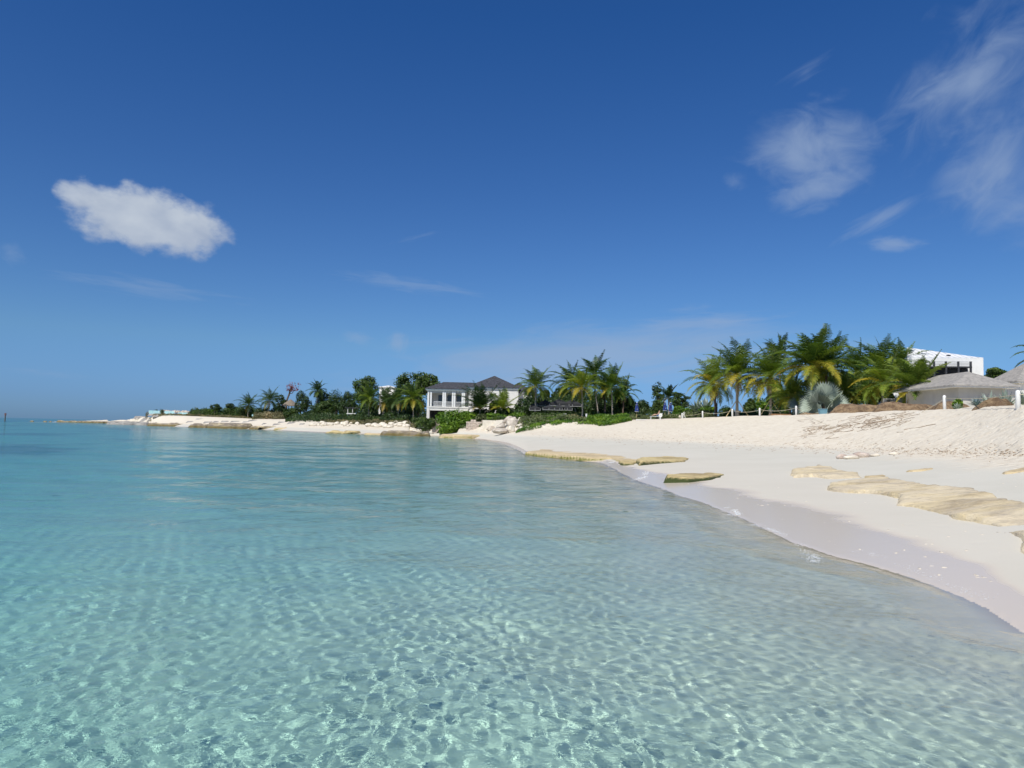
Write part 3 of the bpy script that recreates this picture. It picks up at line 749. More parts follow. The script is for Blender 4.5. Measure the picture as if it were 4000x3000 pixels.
def palm(label, bpx, D, tpx, tpy, L, nf, seed, yellow=.06, wind=.40, upright=0.0, droop=1.35, mat='palm', trunk='trunkp', tr=.15, nl=28, braces=0, skirt=0, spread=1.0, tint=.5, group='coconut palms', lw=.06, nuts=False, ground=None):
    rg = np.random.default_rng(seed)
    g = G(bpx, D) if ground is None else G(bpx, D); top = W(tpx, tpy, D) - g
    r = empty('coconut_palm', g, label, 'palm tree', group)
    mb = MB(); H = max(top[2], .25)
    bend = rg.normal(0, .03) * H
    P = [(0, 0, -.4), (top[0] * .12 + bend * .5, bend * .4, H * .3), (top[0] * .5 + bend, bend, H * .65), tuple(top)]
    pts = []; rad = []
    for i in range(22):
        t = i / 21; a = (1 - t) ** 3; b = 3 * t * (1 - t) ** 2; c = 3 * t * t * (1 - t); e = t ** 3
        pts.append(np.array(P[0]) * a + np.array(P[1]) * b + np.array(P[2]) * c + np.array(P[3]) * e)
        rad.append(tr * (1.55 - .75 * min(1, t * 4) if t < .25 else .80 - .12 * t) * (1.0 + (.05 if i % 2 else -.03)) * (1 + (.25 if t > .93 else 0)))
    mb.tube(pts, rad, 9).build('trunk', M[trunk], r, True)
    nf = int(nf * 1.15)
    V = []; Fc = []; T = []
    ga = 2.399963; a0 = rg.uniform(0, 6.28)
    for i in range(nf):
        q = i / (nf - 1)                      # 0: newest, upright ... 1: oldest, hanging
        az = a0 + i * ga + rg.normal(0, .12)
        el = R(80) - q ** .85 * R(105 - 60 * upright) * spread + rg.normal(0, .07)
        Lf = L * (.70 + .42 * math.sin(math.pi * min(1, .2 + q * .8))) * rg.uniform(.9, 1.08)
        dr = droop * (.75 + .75 * q) * (1 - .55 * upright) * rg.uniform(.8, 1.2)
        tn = tint + rg.normal(0, .16) - .12 * (1 - q)
        if q > 1 - yellow * 1.9 and rg.random() < .6: tn = rg.uniform(1.1, 1.75)
        out = math.cos(az)
        w = WIND * wind * (.8 + .5 * max(0, out))
        base = top + np.array([math.cos(az), math.sin(az), 0]) * .10 + np.array([0, 0, .05 + .25 * (1 - q)])
        v, f, t = frond_arrays(base, az, el, Lf, dr, w, rg, nl, lw, .29, tn)
        n = len(V); V += v; Fc += [tuple(n + x for x in ff) for ff in f]; T += t
    link_mesh('crown', np.array(V), np.array(Fc), M[mat], r, False, {'tint': T})
    if skirt:
        V = []; Fc = []; T = []
        for i in range(skirt):
            az = rg.uniform(0, 6.28)
            v, f, t = frond_arrays(top + np.array([math.cos(az) * .12, math.sin(az) * .12, -.1]), az, R(-50), L * .5 * rg.uniform(.6, 1), 2.2, WIND * .05, rg, 14, lw, .2, 1.75)
            n = len(V); V += v; Fc += [tuple(n + x for x in ff) for ff in f]; T += t
        o = link_mesh('dead_fronds', np.array(V), np.array(Fc), M['dryleaf'], r, False, {'tint': T})
    for i in range(braces):
        a = (R(188), R(-12), R(80))[i]
        MB().tube([(math.cos(a) * 1.45, math.sin(a) * 1.45, -.1), (math.cos(a) * .12, math.sin(a) * .12, 1.95)], .045, 6).build('brace', M['polew'], r)
    return r

def fan_arrays(c, dirv_, up_, rad, rg, tint, seg=30, span=300):
    """one stiff fan leaf: narrow blades radiating from the end of its stalk"""
    V = []; Fc = []; T = []
    d = dirv_ / np.linalg.norm(dirv_); s = np.cross(d, up_); s /= np.linalg.norm(s); n = np.cross(s, d)
    for j in range(seg):
        a = R(-span / 2 + span * (j + .5) / seg); rr = rad * rg.uniform(.9, 1.05) * (1 - .12 * abs(a) / math.pi)
        o = d * math.cos(a) + s * math.sin(a); o = o + n * .28 * (1 - math.cos(a * .8)); o /= np.linalg.norm(o)
        e = np.cross(o, n); e /= np.linalg.norm(e); w_ = rad * 2 * math.pi * (span / 360) / seg * .30
        m = c + o * rr * .62; k = len(V)
        V += [c, m + e * w_, m - e * w_, c + o * rr - n * rad * .08]
        Fc.append((k, k + 1, k + 3, k + 2)); tv = tint + rg.normal(0, .08) + (.08 if j % 2 else -.08); T += [tv] * 4
    return V, Fc, T
def fan_palm(label, px, D, py_c, rad_all, nfan, frad, seed, mat='silver', group=None, name='silver_fan_palm', low=-10):
    rg = np.random.default_rng(seed); g = G(px, D); cz = W(px, py_c, D)[2] - g[2]
    r = empty(name, g, label, 'palm tree', group)
    MB().lathe([(.32, -.2), (.34, .2), (.26, max(.3, cz * .6))], n=10).build('trunk', M['trunkg'], r)
    V = []; Fc = []; T = []; st = MB()
    for i in range(nfan):
        az = i * 2.4 + rg.normal(0, .2); el = R(rg.uniform(low, 85)) if i > 3 else R(70)
        d = np.array([math.cos(az) * math.cos(el), math.sin(az) * math.cos(el), math.sin(el)])
        o = np.array([0, 0, cz * .45]); tip = o + d * (rad_all - frad * .85) * rg.uniform(.8, 1.05)
        st.tube([o, (o + tip) / 2 + [0, 0, .1], tip], [.05, .035, .02], 5)
        face = np.array([rg.normal(0, .5), -1.0, rg.normal(.3, .4)])
        up_ = face - d * (face @ d); up_ /= np.linalg.norm(up_)
        v, f, t = fan_arrays(tip, d, up_, frad * rg.uniform(.85, 1.1), rg, rg.uniform(.25, .85))
        n = len(V); V += v; Fc += [tuple(n + x for x in ff) for ff in f]; T += t
    link_mesh('fan_leaves', np.array(V), np.array(Fc), M[mat], r, False, {'tint': T})
    st.build('leaf_stalks', M[mat], r)
    return r
def rosette(label, px, D, rad, n, seed, mat='silver', group=None, name='agave', cat='agave', width=.10, dz=0.0, lo_el=5):
    rg = np.random.default_rng(seed); g = G(px, D, dz)
    V = []; Fc = []; T = []
    for i in range(n):
        az = i * 2.4 + rg.normal(0, .15); el = R(rg.uniform(lo_el, 85)); L = rad * rg.uniform(.75, 1.1)
        d = np.array([math.cos(az) * math.cos(el), math.sin(az) * math.cos(el), math.sin(el)])
        s = np.cross(d, [0, 0, 1.0]); s /= np.linalg.norm(s); u = np.cross(s, d); k = len(V)
        a = np.zeros(3); m = d * L * .45 + [0, 0, L * .03]; e = d * L - np.array([0, 0, L * .12 * math.cos(el)])
        w_ = width * L
        V += [a - s * w_ * .5, a + s * w_ * .5, m - s * w_, m - u * w_ * .35, m + s * w_, e]
        Fc += [(0 + k, 3 + k, 2 + k), (0 + k, 1 + k, 3 + k), (1 + k, 4 + k, 3 + k), (2 + k, 3 + k, 5 + k), (3 + k, 4 + k, 5 + k)]
        T += [rg.uniform(.2, .95)] * 6
    o = link_mesh(name, np.array(V), np.array(Fc), M[mat], None, False, {'tint': T}); o.location = g
    return tag(o, label, cat, group)

def cover(name, label, px0, px1, D0, D1, n, size, hgt, mat, seed, dens=None, dead=0.0, dzmask=None, step=None):
    """a mat of low plants that follows the ground, too many leaves to count"""
    rg = np.random.default_rng(seed); u = rg.random(n)
    px = px0 + (px1 - px0) * u; d0 = np.interp(px, *D0) if isinstance(D0, tuple) else D0; d1 = np.interp(px, *D1) if isinstance(D1, tuple) else D1
    D = d0 + (d1 - d0) * rg.random(n)
    X = (px - 2000) / F * D; Z = terrain(X, D)
    hh = hgt * (.35 + 1.3 * vn(X * .55, D * .55, seed)) * np.clip(np.minimum((px - px0), (px1 - px)) / (.06 * (px1 - px0)) + .04, .04, 1)
    k = vn(X * .8 + 5, D * .8, seed + 2) > .28 if dens is None else vn(X * .8 + 5, D * .8, seed + 2) > dens
    X, D, Z, hh = X[k], D[k], Z[k], hh[k]
    zz = Z + hh * rg.random(len(X)) ** .6
    P = np.stack([X, D, zz], 1); N = rg.normal(0, .5, P.shape); N[:, 2] += .8; N[:, 1] -= .3; N /= np.linalg.norm(N, axis=1)[:, None]
    V, Fc = leaves_mesh(P, N, np.full(len(P), size), rg, 1.8, 1.0)
    t = np.clip(.4 + .5 * (vn(X * 1.1, D * 1.1, seed + 4) * 2 - 1) + rg.normal(0, .2, len(X)), 0, 1)
    if dead:
        dm = vn(X * .35 + 3, D * .35, seed + 7) * .8 + rg.random(len(X)) * .4; t = np.where(dm > 1.1 - dead, rg.uniform(1.3, 2, len(X)), t)
    return tag(link_mesh(name, V, Fc, M[mat], None, False, {'tint': np.repeat(t, 4)}), label, kind='stuff')

def GP(px, py, d0=6.0, d1=200.0):
    """where the sight line through a photo pixel first meets the ground"""
    d = ray(px, py); D = np.exp(np.linspace(math.log(d0), math.log(d1), 700)); P = CAM + d[None, :] * (D / d[1])[:, None]
    T = terrain(P[:, 0], P[:, 1]); k = int(np.argmax(P[:, 2] <= T))
    if k == 0: return None
    return np.array([P[k, 0], P[k, 1], T[k]])

# ------------------------------------------------------------------ rock builders
def poly_dist(poly, X, Y):
    """signed distance to a polygon, positive inside"""
    n = len(poly); d2 = np.full(X.shape, 1e9); ins = np.zeros(X.shape, bool)
    for i in range(n):
        x1, y1 = poly[i]; x2, y2 = poly[(i + 1) % n]
        ex, ey = x2 - x1, y2 - y1; t = np.clip(((X - x1) * ex + (Y - y1) * ey) / (ex * ex + ey * ey + 1e-12), 0, 1)
        d2 = np.minimum(d2, (X - x1 - t * ex) ** 2 + (Y - y1 - t * ey) ** 2)
        c = ((y1 > Y) != (y2 > Y)) & (X < (x2 - x1) * (Y - y1) / (y2 - y1 + 1e-12) + x1); ins ^= c
    return np.where(ins, 1, -1) * np.sqrt(d2)
def slab(name, label, cat, poly, ztop, zlow, mat, edge=.12, seed=1, rough=.04, res=.12, wob=.15, group=None, tilt=(0, 0), bury=0.0, follow=False, nscale=1.0, strata=0.0, fade=0.0):
    """a low rock ledge: its own outline, steep broken rim and rough top, sunk into the ground"""
    P = np.array(poly, float)[:, :2]; c = P.mean(0); x0, y0 = P.min(0) - .4; x1, y1 = P.max(0) + .4
    nx = min(260, max(12, int((x1 - x0) / res))); ny = min(200, max(12, int((y1 - y0) / res)))
    X, Y = np.meshgrid(np.linspace(x0, x1, nx), np.linspace(y0, y1, ny))
    d = poly_dist(P, X + wob * 2 * fbm(X * 1.1 / nscale, Y * 1.1 / nscale, seed, 4), Y + wob * 2 * fbm(X * 1.1 / nscale + 40, Y * 1.1 / nscale, seed, 4))
    base = terrain(X, Y) if follow else np.zeros_like(X)
    s = np.clip(d / edge + .5, 0, 1); s = s * s * (3 - 2 * s)
    top = base + ztop + tilt[0] * (X - c[0]) + tilt[1] * (Y - c[1]) + rough * 2 * fbm(X * 1.6 / nscale, Y * 1.6 / nscale, seed + 3, 5)
    if fade: top = top - fade * (Y - P[:, 1].min()) / (P[:, 1].max() - P[:, 1].min())
    if bury: top = top - bury * np.clip(vn(X * .55, Y * .9, seed + 8) * 1.6 - .55, 0, 1)
    if strata:
        q = top / strata; top = (np.floor(q) + np.clip((q % 1) * 4 - 1.5, 0, 1)) * strata
    low = base + zlow
    Z = low + (top - low) * s
    n, m = X.shape; i = np.arange(n * m).reshape(n, m)
    Fc = np.stack([i[:-1, :-1], i[:-1, 1:], i[1:, 1:], i[1:, :-1]], -1).reshape(-1, 4)
    use = (s > .001); fu = (use[:-1, :-1] | use[:-1, 1:] | use[1:, 1:] | use[1:, :-1]).ravel(); Fc = Fc[fu]
    V = np.stack([X - c[0], Y - c[1], Z], -1).reshape(-1, 3)
    ids, inv = np.unique(Fc, return_inverse=True); V = V[ids]; Fc = inv.reshape(-1, 4)
    o = link_mesh(name, V, Fc, M[mat], None, False); o.location = (c[0], c[1], 0)
    return tag(o, label, cat, group)
def ppoly(pts, z): return [PZ(x, y, z)[:2] for x, y in pts]
def strip(px0, px1, D, depth, seed, taper=.35, slant=0.0):
    """outline of a long thin rock lying roughly across the view"""
    rg = np.random.default_rng(seed); a = []; b = []
    for i in range(9):
        t = i / 8; px = px0 + (px1 - px0) * t; dd = D + slant * (t - .5)
        w_ = depth * (taper + (1 - taper) * math.sin(math.pi * (.08 + .84 * t))) * rg.uniform(.7, 1.15)
        a.append(((px - 2000) / F * (dd - w_ / 2), dd - w_ / 2)); b.append(((px - 2000) / F * (dd + w_ / 2), dd + w_ / 2))
    return a + b[::-1]
_ico = None
def boulder(name, label, cat, px0, px1, ytop, ybot, D, mat, seed, group=None, depth=.8, rot=0.0, cuts=5, sub=3, sink=.12, on_ground=False):
    import bmesh
    rg = np.random.default_rng(seed)
    bm = bmesh.new(); bmesh.ops.create_icosphere(bm, subdivisions=sub, radius=1.0)
    V = np.array([v.co[:] for v in bm.verts]); Fc = [[v.index for v in f.verts] for f in bm.faces]; bm.free()
    for _ in range(cuts):
        nrm = rg.normal(size=3); nrm /= np.linalg.norm(nrm); hgt = rg.uniform(.55, .85)
        e = V @ nrm - hgt; V = V - np.outer(np.clip(e, 0, None) * .9, nrm)
    V = V * (1 + .22 * fbm(V[:, 0] * 1.7 + seed, V[:, 1] * 1.7 + V[:, 2] * 1.3, seed, 4)[:, None])
    w = frame_box(px0, px1, D); c = W((px0 + px1) / 2, (ytop + ybot) / 2, D); h = (ybot - ytop) / F * D
    ext = (V.max(0) - V.min(0)) / 2; V = V / ext
    V = V * np.array([w / 2, w / 2 * depth, h / 2 * (1 + sink)])
    ca, sa = math.cos(rot), math.sin(rot)
    if rot: V = np.stack([V[:, 0] * ca - V[:, 2] * sa, V[:, 1], V[:, 0] * sa + V[:, 2] * ca], 1)
    if on_ground: c[2] = tz(c[0], c[1]) + h * .32
    o = link_mesh(name, V, np.array(Fc), M[mat], None, False); o.location = c
    return tag(o, label, cat, group)

# ------------------------------------------------------------------ sea edge rocks, near ones first
slab('rock_ledge', 'broad flat tan rock ledge at the waterline left of the mossy blocks', 'rock',
     ppoly([(2062, 1768), (2110, 1757), (2190, 1752), (2320, 1756), (2440, 1750), (2520, 1758), (2560, 1770), (2640, 1786), (2560, 1800), (2440, 1808), (2370, 1793), (2260, 1788), (2180, 1782), (2110, 1774)], .15),
     .20, -.35, 'ledge', .30, 3, .05, .14, .45, nscale=1.6)
slab('rock_block', 'thick yellow ledge block with a dark mossy front at the end of the flat ledge', 'rock',
     ppoly([(2478, 1803), (2500, 1794), (2600, 1790), (2690, 1791), (2697, 1800), (2680, 1808), (2600, 1808), (2490, 1812)], .22),
     .33, -.2, 'ledgem', .22, 4, .04, .10, .18)
slab('rock_block', 'low yellow ledge slab beside the splash, left of the thick mossy block', 'rock',
     ppoly([(2412, 1806), (2440, 1801), (2480, 1801), (2500, 1809), (2480, 1814), (2430, 1813)], .15),
     .22, -.2, 'ledgem', .25, 5, .03, .10, .15)
slab('mossy_rock', 'green mossy flat rock lying alone in the wet sand by the swash', 'rock',
     ppoly([(2596, 1874), (2604, 1862), (2660, 1856), (2730, 1858), (2790, 1856), (2828, 1860), (2810, 1868), (2770, 1874), (2700, 1878), (2640, 1876)], .14),
     .22, -.15, 'ledgem', .22, 6, .05, .07, .16)
slab('rock_ledge', 'long yellow limestone shelf running through the sand to the right edge', 'rock',
     [GP(x, y)[:2] for x, y in [(3085, 1868), (3160, 1864), (3215, 1868), (3270, 1876), (3252, 1890), (3236, 1914), (3300, 1926), (3400, 1928), (3470, 1938), (3525, 1950), (3503, 1980), (3560, 1986), (3610, 1996), (3660, 2008), (3705, 2030), (3800, 2044), (3862, 2058), (3900, 2085), (3950, 2108), (3985, 2165), (4010, 2220), (4120, 2330),
      (4300, 2150), (4120, 2020), (4000, 1985), (3890, 1950), (3780, 1925), (3640, 1908), (3520, 1888), (3400, 1868), (3300, 1848), (3245, 1832), (3205, 1822), (3165, 1834), (3105, 1842)]],
     .105, -.3, 'ledgesand', .09, 7, .05, .065, .20, bury=.13, follow=True, fade=.0)
for k, (a, b, y, s) in enumerate([(3380, 3470, 1850, 31), (3540, 3650, 1842, 32), (3900, 4050, 1818, 33)]):
    lab = ['thin grey rock skin showing through sand right of the pink stones', 'narrow low rock streak in smooth sand below the dune litter', 'low tan rock patch in sand at the right frame edge'][k]
    p = PZ((a + b) / 2, y, (.5, .55, .95)[k]); slab('rock_patch', lab, 'rock', strip(a, b, p[1], .9, s), .04, -.2, 'ledge', .2, s, .03, .08, .2, follow=True)
# pink stones on the smooth sand
for k, (a, b, t, bt, m, lab) in enumerate([
    (3268, 3310, 1781, 1803, 'stonew', 'pinkish stone block at the left end of the small stone pile'),
    (3308, 3352, 1778, 1794, 'stonew', 'pinkish brown stone at the back of the small stone pile'),
    (3332, 3396, 1781, 1808, 'stonew', 'biggest pinkish stone, right end of the small stone pile'),
    (3300, 3360, 1796, 1812, 'rockw', 'flat cream slab at the front of the small stone pile'),
    (3396, 3436, 1795, 1808, 'rockw', 'long cream stone just right of the small stone pile'),
    (3470, 3515, 1783, 1793, 'rockw', 'thin cream stone lying apart, right of the stone pile')]):
    boulder('beach_stone', lab, 'stone', a, b, t, bt, 33.5 + k * .1 - (k == 3) * .9, m, 60 + k, 'stones lying on the smooth sand', .7, 0, 6, 2, .2, True)
boulder('sunken_rock', 'small dark rock lying under the shallow water on the left', 'rock', 200, 238, 1946, 1953, 15.5, 'bark', 77, None, .7, 0, 5, 2)

# far shore ledges (column range, distance, top height above water, depth)
FAR = [
    (1278, 1412, 140, .42, 5.0, 'ledgem', 'small mossy yellow ledge alone at the far waterline', 11),
    (1500, 1692, 127.5, .75, 5.5, 'ledged', 'layered brown and yellow ledge at the waterline below the palm row', 12),
    (1425, 1560, 129.5, .32, 3.5, 'ledge', 'thin yellow ledge at the waterline joining the layered one', 13),
    (1730, 1892, 112, .55, 5.0, 'ledge', 'smooth yellow ledge on the sand in front of the stone wall', 14),
    (746, 830, 203, 1.0, 6.0, 'ledged', 'left end block of the tall undercut shore ledge', 15),
    (820, 990, 198, 1.4, 7.0, 'ledged', 'tall undercut yellow and grey shore ledge', 16),
    (985, 1090, 190, .85, 6.0, 'ledged', 'middle height ledge right of the tall undercut one', 17),
    (1080, 1235, 180, .6, 5.0, 'ledge', 'long low tan ledge on the far beach', 18),
    (585, 745, 230, .95, 7.0, 'ledged', 'brown ledge on white sand below the aqua panels', 19),
    (430, 590, 262, 1.2, 6.0, 'ledgeg', 'straight grey ledge along the far point', 20),
    (330, 450, 330, .85, 8.0, 'ledged', 'dark yellow foot of the far point', 21),
    (228, 345, 345, .7, 8.0, 'ledged', 'lowest dark rocks at the tip of the far point', 22)]
for a, b, D, zt, dp, m, lab, sd in FAR:
    slab('shore_ledge', lab, 'rock ledge', strip(a, b, D, dp, sd, .3), zt, -.5, m, .8, sd, .26, .35, 1.0, nscale=2.5, strata=.3)
for k, (a, b, D) in enumerate([(125, 140, 330), (176, 192, 335), (200, 210, 338)]):
    slab('sea_rock', ['leftmost of three tiny dark rocks off the far point', 'middle of three tiny dark rocks off the far point', 'tiny dark rock closest to the far point'][k], 'rock', strip(a, b, D, 2.2, 40 + k), .45, -.5, 'ledged', .6, 40 + k, .1, .25, .3, 'dark rocks in the sea off the point')
# tilted grey slabs over the point
rg = np.random.default_rng(5)
for k in range(22):
    px = 350 + k * 13.5 + rg.uniform(-6, 6); D = np.interp(px, [350, 480, 560, 660], [340, 312, 285, 258]) + rg.uniform(-4, 8)
    wpx = rg.uniform(16, 46); x = (px - 2000) / F * D; z = tz(x, D)
    slab('grey_slab', 'grey weathered slab among the slabs heaped on the far point', 'rock', strip(px - wpx / 2, px + wpx / 2, D, rg.uniform(2, 4), 100 + k), z + rg.uniform(.2, .55), z - .4, 'ledgeg', .5, 100 + k, .12, .3, .4, 'grey slabs heaped on the far point', (rg.uniform(-.05, .12), 0), nscale=1.5)
for k in range(16):
    px = 700 + k * 38 + rg.uniform(-16, 16); D = np.interp(px, [700, 1000, 1300], [238, 208, 172]) + rg.uniform(-6, 5)
    x = (px - 2000) / F * D; z = tz(x, D)
    slab('thin_slab', 'thin dark slab lying on the white sand of the far beach', 'rock', strip(px - rg.uniform(8, 22), px + rg.uniform(8, 22), D, rg.uniform(.8, 2), 140 + k), z + .22, z - .3, 'ledgeg', .3, 140 + k, .06, .25, .3, 'thin dark slabs on the far beach', nscale=1.5)
# small white limestone chunks on the slope under the hedge
for k in range(70):
    px = 1210 + 450 * rg.random() ** .8; D = np.interp(px, [1200, 1400, 1680], [176, 155, 139]) + rg.uniform(-2, 6)
    g = G(px, D); s = rg.uniform(.25, .75); py = hor(px) - (g[2] - 1.6) / D * F; sp = s / D * F
    boulder('limestone_chunk', 'small white limestone chunk on the slope under the hedge', 'rock', px - sp, px + sp * rg.uniform(.8, 1.5), py - sp * .9, py + sp * .3, D, 'rockw', 200 + k, 'white limestone chunks under the hedge', .9, 0, 5, 2)
for k, (a, b, t, bt) in enumerate([(1712, 1724, 1694, 1699), (1742, 1752, 1682, 1688), (1768, 1782, 1682, 1688), (1795, 1803, 1686, 1690), (1822, 1830, 1686, 1690), (1727, 1735, 1688, 1692)]):
    boulder('dark_cobble', 'small dark cobble on sand below the broken stone wall', 'rock', a, b, t, bt, 119, 'ledged', 290 + k, 'dark cobbles below the broken wall', .9, 0, 5, 2, .2, True)
# big boulders by the white wall
for k, (a, b, t, bt, D, rot, m, lab) in enumerate([
    (1978, 2026, 1634, 1674, 107.5, .55, 'rockp', 'largest tan boulder, tilted, by the white retaining wall'),
    (1960, 2010, 1629, 1652, 110, .35, 'rockp', 'long tan boulder leaning behind the largest one'),
    (1938, 1975, 1654, 1676, 107, .15, 'rockp', 'brown pointed boulder against the white wall'),
    (1920, 1988, 1672, 1692, 104.5, .05, 'rockp', 'long flat striped boulder lowest in the heap'),
    (1982, 2014, 1664, 1692, 104.5, .5, 'rockw', 'pinkish cream boulder at the foot of the heap'),
    (2022, 2046, 1633, 1654, 109, .1, 'rockw', 'cream cube-like rock right of the largest boulder'),
    (2050, 2064, 1634, 1650, 109.5, 0, 'rockw', 'round white rock above the rubble bank'),
    (2000, 2016, 1629, 1640, 112, 0, 'rockp', 'small rock on top of the boulder heap'),
    (2016, 2032, 1659, 1671, 106.5, 0, 'rockw', 'small white rock between heap and rubble bank'),
    (2062, 2076, 1662, 1679, 103.5, 0, 'rockw', 'white upright block at the left of the rubble foot'),
    (2096, 2138, 1662, 1680, 102, .1, 'rockw', 'wide cream rock low in the rubble bank'),
    (2168, 2196, 1664, 1680, 101, 0, 'rockw', 'dome shaped cream rock at the rubble foot'),
    (2202, 2228, 1660, 1677, 101, 0, 'rockw', 'rounded pale rock near the right end of the rubble foot'),
    (2278, 2294, 1649, 1659, 103, 0, 'rockw', 'cream rock at the right end of the rubble bank')]):
    boulder('boulder', lab, 'boulder', a, b, t, bt, D, m, 320 + k, 'boulders at the end of the white wall' if k < 9 else 'big rocks in the rubble bank', .8, rot, 6, 3, .25)
for k in range(85):
    px = rg.uniform(2024, 2300); v = rg.random()
    py = np.interp(px, [2024, 2120, 2300], [1660, 1655, 1650]) + (v - .5) * 34; D = 101.5 + (1 - v) * 7
    s = rg.uniform(4, 8.5); boulder('rubble_stone', 'white stone in the rubble bank with green creeper', 'stone', px - s, px + s, py - s * .8, py + s * .7, D, 'rockw', 400 + k, 'white stones of the rubble bank', .9, 0, 5, 2)

# ------------------------------------------------------------------ buildings
def hip_roof(mb, x0, x1, y0, y1, z0, h, along='x', inset=None, th=.10):
    """hipped roof with a ridge along one axis"""
    if along == 'x':
        k = (y1 - y0) / 2 if inset is None else inset; ym = (y0 + y1) / 2; a = (x0 + k, ym, z0 + h); b = (x1 - k, ym, z0 + h)
    else:
        k = (x1 - x0) / 2 if inset is None else inset; xm = (x0 + x1) / 2; a = (xm, y0 + k, z0 + h); b = (xm, y1 - k, z0 + h)
    V = [(x0, y0, z0), (x1, y0, z0), (x1, y1, z0), (x0, y1, z0), a, b, (x0, y0, z0 - th), (x1, y0, z0 - th), (x1, y1, z0 - th), (x0, y1, z0 - th)]
    if along == 'x': Fc = [(0, 1, 5, 4), (2, 3, 4, 5), (1, 2, 5), (3, 0, 4)]
    else: Fc = [(0, 1, 4), (1, 2, 5, 4), (2, 3, 5), (3, 0, 4, 5)]
    Fc += [(0, 6, 7, 1), (1, 7, 8, 2), (2, 8, 9, 3), (3, 9, 6, 0), (6, 9, 8, 7)]
    mb.add(V, Fc)
def win(r, x0, x1, y, z0, z1, out=-1, panes=2, fr=.07, mat_f='dark'):
    """window: frame with mullions, and a pane set in it"""
    m = MB(); t = .06
    m.box(x0, x1, y, y + t, z1 - fr, z1); m.box(x0, x1, y, y + t, z0, z0 + fr)
    m.box(x0, x0 + fr, y, y + t, z0 + fr, z1 - fr); m.box(x1 - fr, x1, y, y + t, z0 + fr, z1 - fr)
    for i in range(1, panes):
        xc = x0 + (x1 - x0) * i / panes; m.box(xc - fr / 2, xc + fr / 2, y, y + t, z0 + fr, z1 - fr)
    w = m.build('window', M[mat_f], r)
    MB().box(x0 + fr * .5, x1 - fr * .5, y + .02, y + .045, z0 + fr * .5, z1 - fr * .5).build('pane', M['glass'], w)
    return w

# villa: left wing with a first floor porch, taller middle block, low right wing
DV = 146.0; gz = 3.05
vx = lambda px: W(px, 1560, DV)[0]
vz = lambda px, py: W(px, py, DV)[2] - gz
X0 = vx(1668)
villa = empty('villa', (X0, DV, gz), 'white two storey villa with dark hipped roof and first floor porch', 'house')
lx = lambda px: vx(px) - X0
xe, xm, xr, xw = lx(1830), lx(1832), lx(2024), lx(2078)
ze = vz(1750, 1519); zf = vz(1750, 1588); zb = vz(1750, 1604)
mb = MB()      # walls of the left wing (porch is open at the front)
mb.box(0, xe, 2.6, 2.8, zf, ze - .25)                   # back wall of the porch
mb.box(-.02, xe, 0.0, 8.0, zf - .28, zf)                # floor slab
mb.box(0.5, xe, .12, .34, zb, zf - .28)                # band under the slab
mb.box(lx(1737), xe, .14, .34, -.6, zb)                 # lower wall right of the dark opening
mb.box(0, .5, 0.05, .55, -.6, zf - .28)                 # corner pier
mb.box(0, .22, .55, 8.0, zb, ze - .25); mb.box(.0, .22, 5.0, 8.0, -.6, zb)
mb.box(xe - .2, xe, 2.8, 8, -.6, ze - .25); mb.box(.22, xe - .2, 7.8, 8, -.6, ze - .25)
mb.box(0, xe, 0.0, .45, ze - .55, ze - .25)             # beam over the porch
mb.build('wall', M['white'], villa)
MB().box(.22, lx(1737), 3.5, 3.6, -.6, zb + .2).build('shade_back_wall', M['innershade'], villa)  # near-black backing paints in the shade of the ground floor opening
ztop = vz(1900, 1514); mb = MB()
mb.box(xm, xr, -1.0, 9.0, -.6, ztop - .35)
mb.box(xr, xw, 1.8, 8.0, -.6, vz(2050, 1528) - .3)
mb.build('wall', M['white'], villa)
mb = MB()                                               # cornices in two steps
for (a, b, c, d, z) in ((-.35, xe + .05, -.35, 8.3, ze), (xm - .35, xr + .3, -1.35, 9.3, ztop), (xr + .32, xw + .3, 1.4, 8.3, vz(2050, 1528))):
    mb.box(a, b, c, d, z - .17, z); mb.box(a + .12, b - .12, c + .12, d - .12, z - .36, z - .17)
mb.build('cornice', M['whitep'], villa)
m2 = MB(); hip_roof(m2, -.45, xe + 4.0, -.45, 8.4, ze + .06, vz(1800, 1490) - ze, 'x', 3.3); m2.build('roof', M['shdark'], villa)
m2 = MB(); hip_roof(m2, xm - .45, xr + .4, -1.45, 9.4, ztop + .06, vz(1932, 1464) - ztop, 'x', (xr - xm) / 2 + .35); m2.build('roof', M['shdark'], villa)
m2 = MB(); hip_roof(m2, xr - 3.0, xw + .4, 1.3, 8.4, vz(2050, 1528) + .06, vz(2020, 1490) - vz(2050, 1528), 'x', 3.0); m2.build('roof', M['shdark'], villa)
for px in (1673, 1683, 1731, 1738.5, 1768, 1775.5, 1806, 1813):      # paired square columns
    x = lx(px); MB().box(x - .16, x + .16, .05, .37, zf + .003, ze - .555).build('column', M['whitep'], villa)
mb = MB()                                               # dentilled frieze hung under the beam
for i in range(54):
    x = .75 + i * (xe - 1.2) / 53; mb.box(x - .035, x + .035, .16, .22, ze - .78, ze - .555)
mb.box(.5, xe - .3, .15, .23, ze - .84, ze - .78); mb.build('frieze', M['whitep'], villa)
for (a, b) in ((1694, 1727), (1742, 1765), (1779, 1803)):
    mb = MB(); x0, x1 = lx(a), lx(b); mb.box(x0, x1, .15, .25, zf + .88, zf + .95); mb.box(x0, x1, .16, .24, zf + .10, zf + .16)
    n = int((x1 - x0) / .16)
    for i in range(n + 1): x = x0 + (x1 - x0) * i / n; mb.box(x - .022, x + .022, .18, .22, zf + .16, zf + .88)
    mb.build('railing', M['whitep'], villa)
for (a, b) in ((1707, 1731), (1743, 1768), (1780, 1804)): win(villa, lx(a), lx(b), 2.53, zf + .05, zf + 2.35, panes=3)
